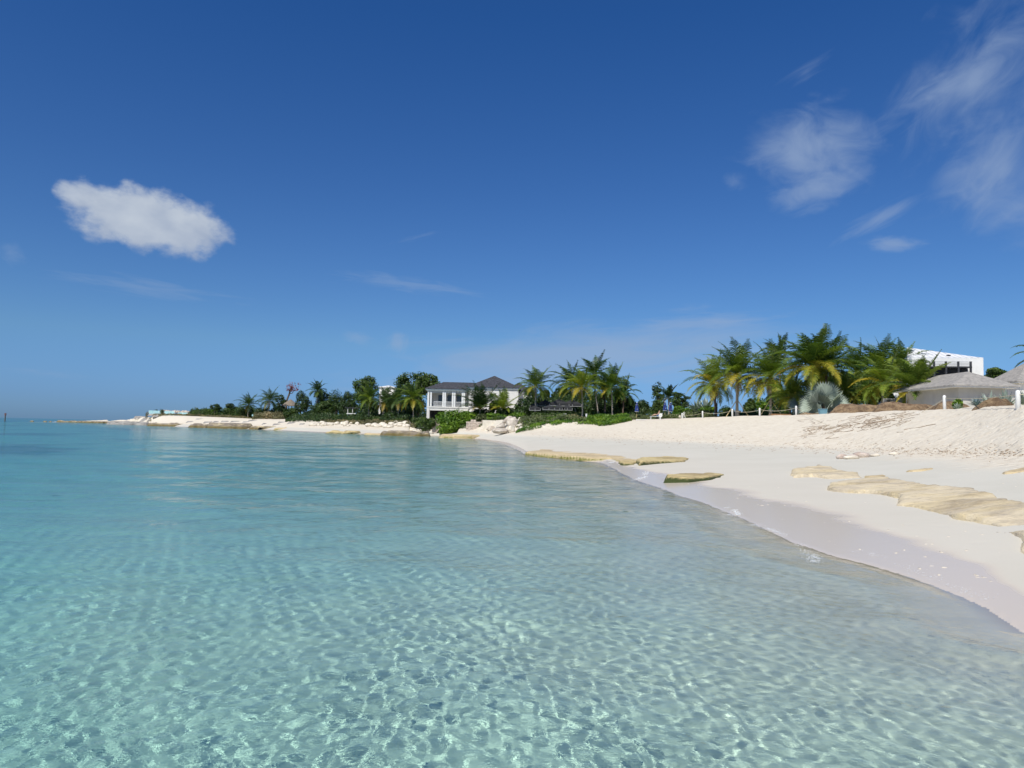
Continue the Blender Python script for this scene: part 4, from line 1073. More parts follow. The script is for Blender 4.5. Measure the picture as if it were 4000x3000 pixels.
win(villa, lx(1912), lx(1926), -1.07, vz(1920, 1553), vz(1920, 1539), panes=1); win(villa, lx(1966), lx(1981), -1.07, vz(1975, 1556), vz(1975, 1540), panes=1)
win(villa, lx(1852), lx(1880), -1.07, zf + .1, zf + 2.3, panes=3)
pf = empty('pipe_rail', G(1632, 140), 'thin grey pipe rail on the lawn left of the villa corner', 'railing')
MB().tube([(0, 0, -.1), (0, 0, 1.0), (1.75, 0, 1.0), (1.75, 0, -.1)], .03, 6).build('frame', M['lamp'], pf)

# far white house behind the tall trees
hx = W(1512, 1520, 205.0); fh = empty('distant_house', (hx[0], 205, 3), 'distant white roofed house seen between two tall trees', 'house')
wv = frame_box(1485, 1545, 205.0) / 2; zt_ = W(1512, 1503, 205)[2] - 3; z2_ = W(1512, 1512, 205)[2] - 3
MB().box(-wv, wv, 0, 6, 0, z2_ - .1).build('wall', M['white'], fh)
m2 = MB(); hip_roof(m2, -wv - .3, wv + .3, -.4, 6.4, z2_, zt_ - z2_, 'x', 2.4); m2.build('roof', M['whitep'], fh)
win(fh, -wv * .6, -wv * .2, -.06, z2_ - 2.2, z2_ - .8)

# right bungalow
bz = 3.0; X0, Y0 = 34.8, 58.0; bw, bl = 5.1, 9.2
bung = empty('beach_bungalow', (X0, Y0, bz), 'single storey bungalow with grey shake hipped roof behind the dune', 'house')
ez = W(3735, 1505, Y0)[2] - bz
mb = MB(); mb.box(.75, bw - .6, .75, .95, 0, ez - .12); mb.box(.75, .95, .95, bl - .6, 1.15, ez - .12)
for (a, b) in ((.95, 2.05), (4.3, 6.2), (7.9, bl - .6)): mb.box(.75, .95, a, b, 0, 1.15)
mb.box(bw - .8, bw - .6, .95, bl - .6, 0, ez - .12); mb.box(.95, bw - .8, bl - .8, bl - .6, 0, ez - .12)
mb.build('wall', M['greyw'], bung)
MB().box(-.02, bw + .02, -.02, bl + .02, ez - .12, ez).build('eaves_board', M['whitep'], bung)
mb = MB(); apex = W(3781, 1452, Y0 + 2.5)[2] - bz; hip_roof(mb, -.08, bw + .08, -.08, bl + .08, ez + .06, apex - ez - .06, 'y', 2.5); mb.build('roof', M['shgrey'], bung)
for (a, b) in ((2.05, 4.3), (6.2, 7.9)):
    mb = MB(); mb.box(.70, .78, a, b, 1.05, 1.15); mb.box(.70, .78, a, a + .08, 0, 1.05); mb.box(.70, .78, b - .08, b, 0, 1.05); mb.box(.70, .78, (a + b) / 2 - .04, (a + b) / 2 + .04, 0, 1.05)
    w = mb.build('sliding_door', M['lamp'], bung); MB().box(.80, .84, a + .05, b - .05, 0, 1.1).build('pane', M['glass'], w)
gw = empty('garden_wall', (36.3, 55.2, 3.0), 'low white garden wall in front of the bungalow corner', 'wall')
MB().box(0, 3.6, 0, .25, -.4, 1.42).box(-.30, -.02, .02, .3, -.4, 1.36).build('wall', M['white'], gw)
gw2 = empty('garden_wall', (34.4, 57.0, 3.0), 'short white garden wall piece by the sliding door', 'wall')
MB().box(-2.0, -1.2, 0, .25, -.4, .95).build('wall', M['white'], gw2)

# cottage at the right edge
cx, cyy = 46.6, 68.0; cb = empty('beach_cottage', (cx, cyy, 3.1), 'grey roofed white cottage cut by the right frame edge', 'house')
ez2 = W(3975, 1489, 68)[2] - 3.1
MB().box(.5, 11.5, .5, 4.2, 0, ez2 - .1).build('wall', M['white'], cb)
MB().box(0.02, 12, .02, 4.68, ez2 - .14, ez2).build('eaves_board', M['whitep'], cb)
mb = MB(); hip_roof(mb, -.06, 12.1, -.06, 4.8, ez2 + .06, 2.0, 'x', 2.6); mb.build('roof', M['shgrey'], cb)

# modern white house
def corr():
    m, nt, b = new_mat('white_metal_roof'); tcn = objco(nt); sp = nt.nodes.new('ShaderNodeSeparateXYZ'); nt.links.new(tcn, sp.inputs[0])
    f = mth(nt, 'FRACT', mth(nt, 'MULTIPLY', sp.outputs[0], 1 / .62)); rib = sstep(nt, mth(nt, 'ABSOLUTE', mth(nt, 'SUBTRACT', f, .5)), .36, .46)
    b.inputs['Base Color'].default_value = (.76, .76, .76, 1); b.inputs['Roughness'].default_value = .45
    nt.links.new(bumpn(nt, rib, 1.0, .12), b.inputs['Normal']); return m
M['corr'] = corr()
A = W(3545, 1397, 86); B_ = W(3841, 1399, 84.6); A2 = W(3543, 1359, 90); C_ = W(3795, 1395, 85.5)
mh = empty('modern_house', (A[0], A[1], 3.0), 'tall plain white modern house with sloping metal roof and balcony', 'house')
o = np.array([A[0], A[1], 3.0]); ax, bx = A - o, B_ - o
dn = np.array([0, 0, -ax[2] - .3]); back = np.array([3.0, 14.0, 0])
V = [ax, bx, bx + [0, 0, -bx[2] - .3], ax + dn]; V += [v + back for v in V]
MB().add(V, [(3, 2, 1, 0), (0, 1, 5, 4), (1, 2, 6, 5), (4, 5, 6, 7), (0, 4, 7, 3)]).build('wall', M['whitep'], mh)
a2, c2 = A2 - o, C_ - o
up3 = np.array([0, 0, .06])
V = [ax + up3, bx + up3, c2 + [0, 0, .10], a2 + [0, 0, .06]]; V2 = [v + [0, 0, -.05] for v in V]
MB().add(V + V2, [(0, 1, 2, 3), (7, 6, 5, 4), (0, 4, 5, 1), (1, 5, 6, 2), (2, 6, 7, 3), (3, 7, 4, 0)]).build('roof', M['corr'], mh)
# balcony with posts, rails and a louvred dark storey below, along the wall
u = (bx - ax) / np.linalg.norm(bx - ax); nn = np.array([u[1], -u[0], 0]); nn /= np.linalg.norm(nn)
def wall_t(px):                      # distance along the wall for a photo column
    best = min(range(400), key=lambda i: abs((lambda q: (q - CAM) @ rgt / ((q - CAM) @ fwd) * F + 2000 - px)(o + ax + u * i * .05)))
    return best * .05
def q(t, n_, z): p = ax + u * t + nn * n_; return np.array([p[0], p[1], z])
def bar(mb, t0, t1, n0, n1, z0, z1):
    V = [q(t, n_, z) for z in (z0, z1) for n_ in (n0, n1) for t in (t0, t1)]
    mb.add(V, [(0, 2, 3, 1), (4, 5, 7, 6), (0, 1, 5, 4), (2, 6, 7, 3), (0, 4, 6, 2), (1, 3, 7, 5)])
ts = [wall_t(px) for px in (3588, 3634, 3680, 3727, 3774)]
zr = W(3700, 1415, 85)[2] - 3; zl = W(3700, 1434, 85)[2] - 3
mb = MB()
for t in ts: bar(mb, t - .09, t + .09, 1.0, 1.22, zl - 2.6, zr + .02)
mb.build('balcony_posts', M['dark'], mh)
mb = MB()
for i in range(4): z = zr - .02 - i * .155; bar(mb, ts[0], ts[-1], 1.08, 1.13, z - .03, z)
mb.build('balcony_rail', M['dark'], mh)
mb = MB(); bar(mb, ts[0] - .1, ts[-1] + .1, .03, 1.25, zl - .12, zl); mb.build('balcony_floor', M['dark'], mh)
mb = MB()
for i in range(16): z = zl - .2 - i * .15; bar(mb, ts[0], ts[-1], .25, .33, z - .08, z)
mb.build('louvre_screen', M['dark'], mh)
mb = MB(); bar(mb, ts[0] - .05, ts[-1] + .05, .03, .12, zl - 2.7, zl - .14); mb.build('recess_shade_panel', M['dark'], mh)  # flat dark panel stands in for the shade of the recessed storey
mb = MB(); bar(mb, 20 * 0 + wall_t(3700), wall_t(3714), -.0, .02, ax[2] - .12, ax[2] + .0); 
MB().lathe([(.22, 0), (.22, .25), (.26, .27), (.02, .33)], tuple(W(3705, 1391, 86) - o + [0, 0, -.15]), 10).build('roof_vent', M['dark'], mh)

# thatched gazebo on the left
gg = G(1132, 232); gz_ = empty('thatched_gazebo', gg, 'small thatched gazebo half hidden by the round dark tree', 'gazebo')
zt_ = W(1140, 1560, 232)[2] - gg[2]; zl_ = W(1140, 1586, 232)[2] - gg[2]
MB().lathe([(2.9, zl_), (2.7, zl_ + .15), (1.4, (zl_ + zt_) / 2 + .15), (.15, zt_)], n=12).build('roof', M['thatch'], gz_)
for a in (0, 1.57, 3.14, 4.71): MB().tube([(2.2 * math.cos(a + .5), 2.2 * math.sin(a + .5), -.3), (2.2 * math.cos(a + .5), 2.2 * math.sin(a + .5), zl_ + .1)], .14, 7).build('post', M['bark'], gz_)
# small pavilion and white table behind the hedge
pg = G(1368, 186); pv = empty('garden_pavilion', pg, 'little white columned pavilion deep in the trees', 'pavilion')
for dx in (-.7, .5): MB().box(dx - .07, dx + .07, 0, .16, -.3, 2.9).build('column', M['white'], pv)
MB().box(-1.4, 1.8, -.2, 3, 2.9, 3.1).build('roof', M['shdark'], pv)
tg = G(1372, 178); tb = empty('white_table', tg, 'long white table top showing above the hedge', 'table')
tzz = W(1372, 1614, 178)[2] - tg[2]
MB().box(-1.1, 1.1, -.4, .4, tzz - .22, tzz).build('tabletop', M['whitep'], tb)
for sx in (-.9, .9): MB().box(sx - .05, sx + .05, -.05, .05, -.1, tzz - .22).build('leg', M['whitep'], tb)

# aqua panel fence on the point
for (a, b, D0_, D1_, t0, t1, lab) in ((582, 682, 284, 276, 1603, 1606.5, 'aqua panel wall on the crest of the point, left run'), (696, 786, 268, 262, 1611, 1613, 'lower aqua panel wall running into the bushes, right run')):
    p0 = W(a, t0, D0_); p1 = W(b, t1, D1_); r = empty('aqua_panel_wall', (p0[0], p0[1], 0), lab, 'wall', 'aqua panel walls on the point')
    n = 5
    for i in range(n):
        q0 = p0 + (p1 - p0) * i / n - [p0[0], p0[1], 0]; q1 = p0 + (p1 - p0) * (i + 1) / n - [p0[0], p0[1], 0]; d_ = (q1 - q0) * .03
        V = [(q0 + d_) * [1, 1, 0] + [0, 0, q0[2] - 2.0], (q1 - d_) * [1, 1, 0] + [0, 0, q1[2] - 2.0], q1 - d_, q0 + d_]
        V += [v + [0, .06, 0] for v in V]
        MB().add(V, [(0, 1, 2, 3), (7, 6, 5, 4), (0, 4, 5, 1), (1, 5, 6, 2), (2, 6, 7, 3), (3, 7, 4, 0)]).build('panel', M['aqua'], r)
    mb = MB()
    for i in range(n + 1): q0 = p0 + (p1 - p0) * i / n - [p0[0], p0[1], 0]; mb.box(q0[0] - .05, q0[0] + .05, q0[1] - .03, q0[1] + .12, q0[2] - 2.1, q0[2] + .03)
    mb.build('panel_posts', M['whitep'], r)
for k in range(16):
    px = 642 + k * 6.6 + rg.uniform(-2, 2); s = rg.uniform(3, 6); boulder('wall_stone', 'pale grey stone heaped behind the aqua panels', 'stone', px - s, px + s, 1599 + (px - 640) * .05 + rg.uniform(0, 4), 1610 + (px - 640) * .05, 292, 'rockp', 520 + k, 'stones heaped behind the aqua panels', .9, 0, 5, 2)

# walls by the sand in front of the villa
def wall_run(name, label, px0, px1, D, t0, t1, mat, th=.6, depth=3.2, group=None, blocks=0, seed=1):
    p0 = W(px0, t0, D); p1 = W(px1, t1, D); r = empty(name, (p0[0], p0[1], 0), label, 'wall', group)
    rgx = np.random.default_rng(seed); mb = MB(); w = p1[0] - p0[0]
    if not blocks:
        mb.add([(0, 0, p0[2] - depth), (w, 0, p1[2] - depth), (w, 0, p1[2]), (0, 0, p0[2]), (0, th, p0[2] - depth), (w, th, p1[2] - depth), (w, th, p1[2]), (0, th, p0[2])],
               [(0, 1, 2, 3), (7, 6, 5, 4), (0, 4, 5, 1), (1, 5, 6, 2), (2, 6, 7, 3), (3, 7, 4, 0)])
        mb.build('wall', M[mat], r)
    else:
        z = min(p0[2], p1[2]) - depth
        while z < p0[2] - .05:
            x = rgx.uniform(-.2, 0); hgt = rgx.uniform(.24, .36)
            while x < w:
                bwid = rgx.uniform(.28, .6); top = p0[2] + (p1[2] - p0[2]) * np.clip(x / w, 0, 1) + rgx.uniform(-.12, .05)
                if z + hgt * .6 < top: mb.box(max(0, x), min(w, x + bwid - .03), rgx.uniform(-.1, .05), th, z, z + hgt - .025)
                x += bwid
            z += hgt
        mb.build('stone_courses', M[mat], r, bevel=.03)
    return r
wall_run('stone_wall', 'broken pink stone block wall left of the big bush', 1688, 1748, 138.5, 1637, 1645, 'stonew', .7, 2.3, 'broken stone block walls', 1, 3)
wall_run('stone_wall', 'pink stone block wall between the big bush and the white wall', 1822, 1884, 126.5, 1640, 1642, 'stonew', .7, 2.3, 'broken stone block walls', 1, 4)
wall_run('retaining_wall', 'smooth cream concrete retaining wall beside the boulders', 1885, 1978, 121, 1641, 1643, 'concrete', .5, 3.0)
boulder('concrete_lump', 'pale blue grey concrete lump at the foot of the cream wall', 'rock', 1900, 1938, 1664, 1684, 118, 'rockp', 555, None, .8, 0, 4, 2)
# pallet like white step half buried at the grass edge
pl_ = G(2506, 100); st_ = empty('white_slatted_step', pl_ + [0, 0, 0], 'white slatted edging half buried in sand by the navy umbrella', 'edging')
MB().box(-.72, .72, 0, .35, .10, .17).build('top_board', M['whitep'], st_)
for i in range(8): MB().box(-.66 + i * .18, -.60 + i * .18, .02, .10, -.2, .10).build('slat', M['whitep'], st_)

# ------------------------------------------------------------------ trees and shrubs, from the far point to the right
TF = 'trees behind the far beach'; SF = 'shrubs on the far crest'
shrub('wispy grey green shrub at the right end of the aqua wall', 745, 778, 1584, 262, 500, .22, 'olive', 601, SF, gaps=.6)
shrub('low thorny shrub in front of the left aqua panels', 622, 646, 1594, 272, 500, .20, 'olive', 602, SF, gaps=.5)
shrub('olive tuft at the far left end of the aqua wall', 566, 582, 1605, 282, 220, .2, 'dryleaf', 603, SF, gaps=.5)
shrub('flat dark bush behind the left aqua panels', 588, 618, 1596, 296, 260, .25, 'leafd', 604, SF)
for k, (a, b, t, D, m) in enumerate([(735, 790, 1600, 258, 'leafm'), (775, 832, 1598, 252, 'leafd'), (822, 884, 1600, 246, 'leafb'), (868, 940, 1592, 240, 'leafm'), (920, 1000, 1590, 236, 'leafd'), (985, 1062, 1592, 231, 'leafd'), (1050, 1128, 1596, 229, 'leafd'), (1105, 1170, 1598, 226, 'leafm')]):
    shrub(['first low bush from the left, over the lower aqua panels', 'dark low bush under the small round tree', 'bright green low bush below the small round tree', 'wide mid green bush left of the first palm', 'dark bush at the foot of the first two palms', 'dark bush between the two small left palms and the almond tree', 'dark bush below the almond tree', 'mid green bush under the gazebo'][k],
          a, b, t - (9 if k > 1 else 2), D, 2200, .26, m, 610 + k, SF, gaps=.15)
tree('round_tree', 'small round dark canopy tree, leftmost on the far crest', 'tree', 815, 864, 1577, 1606, 243, 1100, .25, 'leafd', 620, TF)
tree('round_tree', 'small round canopy tree just left of the first palm', 'tree', 878, 922, 1574, 1602, 240, 900, .25, 'leafd', 621, TF)
tree('almond_tree', 'dark tiered almond tree right of the two left palms', 'tree', 1066, 1122, 1534, 1612, 236, 1400, .30, 'leafd', 622, TF, k=14, gaps=.75, flat=.45)
rt = tree('red_leafed_tree', 'sparse red leafed tree rising above the gazebo', 'tree', 1110, 1172, 1486, 1535, 240, 420, .30, 'redleaf', 623, None, k=12, gaps=1.0, tx=1122)
tree('round_tree', 'dense round dark green tree covering the gazebo', 'tree', 1144, 1214, 1527, 1622, 224, 3000, .27, 'leafd', 624, TF, gaps=.2)
for k, (a, b, t, bt, D, m) in enumerate([(1222, 1296, 1512, 1618, 216, 'leafm'), (1270, 1345, 1506, 1620, 213, 'leafd'), (1325, 1395, 1520, 1618, 210, 'leafd'), (1240, 1320, 1560, 1632, 206, 'leafm'), (1310, 1385, 1566, 1634, 204, 'leafd')]):
    tree('leafy_tree', ['mid green tree behind the far palm with its fronds', 'dark leafy tree in the middle of the far thicket', 'dark leafy tree at the right of the far thicket', 'lower green tree at the front left of the far thicket', 'lower dark tree at the front right of the far thicket'][k], 'tree', a, b, t, bt, D, 2600, .27, m, 630 + k, TF, gaps=.35)
shrub('bright green round bush under the far thicket', 1200, 1264, 1574, 208, 2000, .24, 'leafm', 640, SF)
shrub('low bush right of the bright round one under the thicket', 1255, 1310, 1600, 202, 1200, .22, 'leafm', 641, SF)
tree('tall_tree', 'tall broad crowned tree left of the distant white house', 'tree', 1374, 1492, 1464, 1590, 182, 5200, .30, 'leafm', 642, TF, k=16, gaps=.55)
tree('tall_tree', 'tallest wide tree right behind the villa roof', 'tree', 1533, 1712, 1450, 1560, 172, 6500, .30, 'leafm', 643, TF, k=20, gaps=.6)
tree('leafy_tree', 'dark tree filling the gap below the distant white house', 'tree', 1478, 1565, 1533, 1625, 178, 3000, .28, 'leafd', 644, TF, gaps=.3)
tree('leafy_tree', 'dark tree against the left wall of the villa', 'tree', 1560, 1668, 1530, 1640, 168, 4200, .28, 'leafd', 645, TF, gaps=.2)
tree('leafy_tree', 'dark low tree behind the yellowing palm', 'tree', 1395, 1480, 1560, 1634, 176, 2400, .28, 'leafd', 646, TF, gaps=.3)
for k, (a, b, t, D, m) in enumerate([(1246, 1330, 1620, 194, 'leafm'), (1318, 1400, 1622, 188, 'leafm'), (1388, 1470, 1628, 168, 'leafm'), (1455, 1540, 1631, 160, 'leafd'), (1525, 1610, 1632, 156, 'leafm'), (1595, 1692, 1628, 144.5, 'leafm')]):
    shrub(['first clipped section from the left', 'second section, below the white table', 'third section, under the yellowing palm', 'fourth section, dark', 'fifth section, bright', 'last section, touching the villa corner'][k] + ' of the long low hedge', a, b, t, D, 1500, .20, m, 650 + k, 'sections of the long low hedge', 'hedge', 'hedge', gaps=.1, depth=.3)
VL = 'shrubs around the villa'
shrub('big bright green rounded bush spilling over the stone wall', 1688, 1876, 1588, 134, 12000, .20, 'leafb', 660, None, 'sea_grape_bush', 'bush', gaps=.15, k=14, dz=-1.2)
shrub('low scrub hiding the foot of the villa corner pier', 1618, 1706, 1628, 138.5, 2200, .18, 'leafm', 668, VL, gaps=.2, depth=.5)
shrub('mid green shrub under the big young palm', 1836, 1930, 1590, 138, 2400, .20, 'leafm', 661, VL, gaps=.3)
shrub('yellow green shrub at the villa wall right of the young palm', 1905, 1965, 1548, 139, 2200, .22, 'leafm', 662, VL, gaps=.5)
shrub('dark shrub below the small villa windows', 1938, 2020, 1582, 134, 2400, .22, 'leafd', 663, VL, gaps=.3)
shrub('dark leafy shrub at the right corner of the villa', 2000, 2090, 1545, 132, 3200, .24, 'leafd', 664, VL, gaps=.3)
shrub('olive grey shrub over the second stone wall', 1855, 1912, 1612, 128, 1400, .18, 'olive', 665, VL, gaps=.3)
shrub('bright green low shrub on top of the cream wall', 1890, 1990, 1612, 124, 3000, .17, 'leafb', 666, VL, gaps=.2, depth=.5)
shrub('green shrub above the boulder heap', 1985, 2060, 1605, 121, 2200, .18, 'leafb', 667, VL, gaps=.25, depth=.5)
MP = 'trees behind the black umbrellas'
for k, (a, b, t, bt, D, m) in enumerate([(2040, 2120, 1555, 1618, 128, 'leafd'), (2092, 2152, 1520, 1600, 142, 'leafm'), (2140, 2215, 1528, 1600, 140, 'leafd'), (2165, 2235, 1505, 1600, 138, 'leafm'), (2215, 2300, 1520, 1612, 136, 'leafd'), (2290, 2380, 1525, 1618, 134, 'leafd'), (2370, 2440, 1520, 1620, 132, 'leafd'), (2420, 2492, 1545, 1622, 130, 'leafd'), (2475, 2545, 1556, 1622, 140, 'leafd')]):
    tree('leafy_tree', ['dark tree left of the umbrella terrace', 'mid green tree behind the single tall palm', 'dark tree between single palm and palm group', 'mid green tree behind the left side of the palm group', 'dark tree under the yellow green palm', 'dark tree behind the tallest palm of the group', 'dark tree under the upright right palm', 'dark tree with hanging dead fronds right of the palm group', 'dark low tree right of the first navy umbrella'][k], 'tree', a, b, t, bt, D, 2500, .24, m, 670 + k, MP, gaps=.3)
tree('airy_tree', 'tall thin airy tree standing alone against the sky', 'tree', 2545, 2590, 1480, 1590, 150, 900, .26, 'leafd', 690, None, k=13, gaps=.8)
tree('leafy_tree', 'olive tree between the navy umbrellas', 'tree', 2530, 2605, 1560, 1622, 136, 2000, .22, 'leafm', 691, MP, gaps=.35)
tree('almond_tree', 'dark tiered tree right of the small lone palm', 'tree', 2618, 2694, 1526, 1600, 136, 1700, .26, 'leafd', 692, None, k=14, gaps=.6, flat=.45)
RH = 'shrubs of the right garden'
for k, (a, b, t, D, m) in enumerate([(2618, 2690, 1584, 114, 'leafb'), (2668, 2742, 1579, 110, 'leafb'), (2724, 2800, 1580, 106, 'leafb'), (2800, 2872, 1580, 103, 'leafm'), (2896, 2960, 1556, 98, 'leafm'), (2938, 3010, 1545, 98, 'leafb'), (3020, 3095, 1550, 94, 'leafd')]):
    shrub(['leftmost bright green bush of the right garden', 'second bright green bush, in front of the silver leaves', 'third bright green bush, left of the timber post', 'mid green bush behind the pale lamp', 'green bush behind the braced palm', 'bright bush between the two front palms', 'dark bush behind the low brown palm'][k], a, b, t, D, 2600, .17, m, 700 + k, RH, gaps=.2)
shrub('smooth olive mound behind the rope fence', 2702, 2792, 1598, 98, 2600, .14, 'olive', 710, None, gaps=.05, depth=.6)
BK = 'dark trees behind the right palms'
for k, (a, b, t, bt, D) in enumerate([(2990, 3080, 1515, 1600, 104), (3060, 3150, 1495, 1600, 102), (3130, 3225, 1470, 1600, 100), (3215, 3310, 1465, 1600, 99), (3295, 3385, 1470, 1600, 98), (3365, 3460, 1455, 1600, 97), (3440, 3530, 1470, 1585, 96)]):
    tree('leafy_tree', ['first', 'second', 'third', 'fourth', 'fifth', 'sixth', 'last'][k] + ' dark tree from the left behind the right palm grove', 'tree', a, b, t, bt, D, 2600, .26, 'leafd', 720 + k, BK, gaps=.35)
tree('leafy_tree', 'small dark rounded tree by the grey blocks', 'tree', 3462, 3532, 1508, 1570, 73, 1500, .17, 'leafd', 730, None, gaps=.3)
tree('leafy_tree', 'green treetop showing between the two grey roofs', 'tree', 3846, 3948, 1434, 1486, 110, 2200, .26, 'leafm', 731, None, gaps=.6, k=12)
shrub('small bright green shrub beside the tall white fence post', 3716, 3762, 1556, 48, 900, .10, 'leafb', 732, None, gaps=.2)
# feathery dark conifer tip
g, h = place(3048, 118, 1308); npn = empty('feathery_pine', g, 'dark feathery pine tip above the right palm grove', 'tree')
MB().tube([(0, 0, -.3), (0, 0, h)], [.2, .03], 7).build('trunk', M['bark'], npn)
V = []; Fc = []; T = []; rp = np.random.default_rng(8)
for i in range(34):
    z = h - .2 - (i / 34) * 4.5; az = i * 2.4; L = .35 + (i / 34) * 1.0
    v, f, t = frond_arrays((0, 0, z), az, R(28), L, -.3, WIND * .05, rp, 12, .05, .3, .2, .1)
    n = len(V); V += v; Fc += [tuple(n + x for x in ff) for ff in f]; T += t
link_mesh('crown', np.array(V), np.array(Fc), M['leafd'], npn, False, {'tint': np.clip(T, 0, .6)})

# ------------------------------------------------------------------ palms
PALMS = [
    # label, base px, D, top px, top py, frond length, count, seed, options
    ('leftmost palm, small, on the far crest', 968, 232, 972, 1584, 4.6, 20, 1, dict(mat='palm2', nl=20, lw=.09)),
    ('second palm from the left, beside the dark almond tree', 1047, 228, 1053, 1566, 5.0, 22, 2, dict(mat='palm2', nl=20, lw=.09)),
    ('palm poking out of the far thicket right of the round tree', 1235, 212, 1240, 1530, 3.8, 20, 3, dict(mat='palm2', nl=20, lw=.09)),
    ('palm with a yellow hanging frond left of the distant house', 1443, 168, 1440, 1562, 4.1, 22, 4, dict(mat='palm', nl=22, lw=.08, yellow=.2)),
    ('dark palm below the distant white house', 1496, 166, 1500, 1572, 3.9, 20, 5, dict(mat='palm2', nl=22, lw=.08)),
    ('short dark palm between the two palms left of the villa', 1524, 171, 1528, 1580, 3.0, 18, 6, dict(mat='palm2', nl=20, lw=.08)),
    ('dark bushy palm second from the villa', 1556, 162, 1556, 1566, 4.1, 22, 7, dict(mat='palm2', nl=22, lw=.08)),
    ('palm with yellow tips touching the villa porch', 1612, 153, 1612, 1560, 4.3, 24, 8, dict(mat='palm', nl=24, lw=.07, yellow=.22)),
    ('big young trunkless palm in front of the villa', 1872, 136, 1876, 1600, 5.3, 20, 9, dict(mat='palm2', nl=26, lw=.07, upright=.75, tint=.25)),
    ('yellow green young palm right of the villa windows', 1962, 134, 1964, 1600, 3.9, 16, 10, dict(mat='palm', nl=24, lw=.07, upright=.6, tint=.95, yellow=.15)),
    ('single palm standing alone right of the villa', 2088, 119, 2092, 1514, 3.9, 22, 11, dict(nl=28, tr=.16, yellow=.16, upright=.12)),
    ('bright yellow green palm at the front of the middle group', 2274, 110, 2271, 1520, 3.8, 22, 12, dict(tint=.95, yellow=.25, upright=.1, tr=.15)),
    ('tallest palm of the middle group, trunk leaning left', 2342, 117, 2322, 1468, 3.9, 24, 13, dict(tint=.25, tr=.14)),
    ('right palm of the middle group with stiff upright fronds', 2392, 112, 2388, 1518, 4.1, 24, 14, dict(upright=.3, yellow=.22, tint=.4, tr=.15)),
    ('palm at the back left of the middle group', 2254, 121, 2228, 1500, 3.9, 22, 15, dict(tint=.4, tr=.13)),
    ('short thick trunked palm inside the middle group', 2362, 124, 2362, 1536, 3.1, 18, 16, dict(skirt=10, trunk='trunkg', tint=.3, tr=.22)),
    ('drooping dark palm right behind the middle group', 2430, 127, 2436, 1540, 3.3, 20, 17, dict(skirt=14, trunk='trunkg', tint=.3, tr=.2)),
    ('small lone palm beside the airy tree', 2613, 138, 2611, 1556, 2.7, 18, 18, dict(mat='palm2', upright=.25, tint=.3)),
    ('leftmost palm of the right grove with yellow drooping fronds', 2796, 94, 2786, 1508, 4.2, 26, 19, dict(yellow=.40, tint=.75, trunk='trunkg', tr=.20, skirt=5, wind=.42)),
    ('tall braced palm at the front left of the right grove', 2879, 87.5, 2880, 1474, 4.9, 28, 20, dict(yellow=.22, tint=.5, tr=.22, braces=3, upright=.22, skirt=4, nl=34)),
    ('front palm with a yellow band on its pale trunk', 3010, 84, 3012, 1482, 4.6, 28, 21, dict(yellow=.26, tint=.62, tr=.19, braces=2, nl=34, skirt=3)),
    ('slim palm whose small crown rises behind the front palms', 3052, 108, 3042, 1392, 3.4, 18, 22, dict(mat='palm2', tr=.13)),
    ('tallest palm of the right grove with a pale ringed trunk', 3176, 76, 3172, 1440, 4.5, 30, 23, dict(yellow=.26, tint=.6, tr=.17, upright=.2, nl=36)),
    ('dark trunked palm behind the silver fan leaves', 3224, 78, 3228, 1452, 4.4, 26, 24, dict(yellow=.12, tint=.3, trunk='trunkg', tr=.19, upright=.25, nl=32)),
    ('low brown stemmed palm left of the silver fan palm', 3086, 80, 3090, 1556, 2.9, 20, 25, dict(yellow=.3, tint=.7, trunk='trunkg', tr=.15, skirt=6)),
    ('palm with a long arched yellow frond, mid right grove', 3342, 90, 3345, 1460, 4.3, 26, 26, dict(yellow=.22, tint=.5, tr=.15)),
    ('palm in the back right of the right grove', 3425, 92, 3432, 1440, 4.5, 26, 27, dict(tint=.35, tr=.15, upright=.15)),
    ('lower palm in front of the grove above the weed mounds', 3308, 80, 3306, 1540, 3.0, 20, 28, dict(yellow=.25, tint=.65, tr=.16)),
    ('grey trunked palm with yellow fronds left of the blocks', 3448, 74, 3452, 1502, 3.5, 24, 29, dict(yellow=.34, tint=.8, tr=.2)),
    ('upright palm covering the left end of the white house', 3508, 88, 3512, 1442, 3.8, 24, 30, dict(tint=.5, upright=.2)),
    ('stub trunked palm with upright fronds before the bungalow', 3572, 66, 3574, 1528, 3.5, 22, 31, dict(yellow=.2, tint=.65, upright=.45, tr=.22, skirt=6, nl=32)),
    ('small palm drooping over the dark gap in the grove', 3386, 84, 3388, 1540, 3.1, 20, 32, dict(yellow=.2, tint=.5)),
    ('palm just outside the right edge with one tip showing', 4090, 80, 4088, 1402, 3.4, 20, 33, dict(tint=.4)),
]
for lab, bp, D, tp, ty, L, nf, sd, kw in PALMS:
    palm(lab, bp, D, tp, ty, L, nf, 900 + sd, **kw)

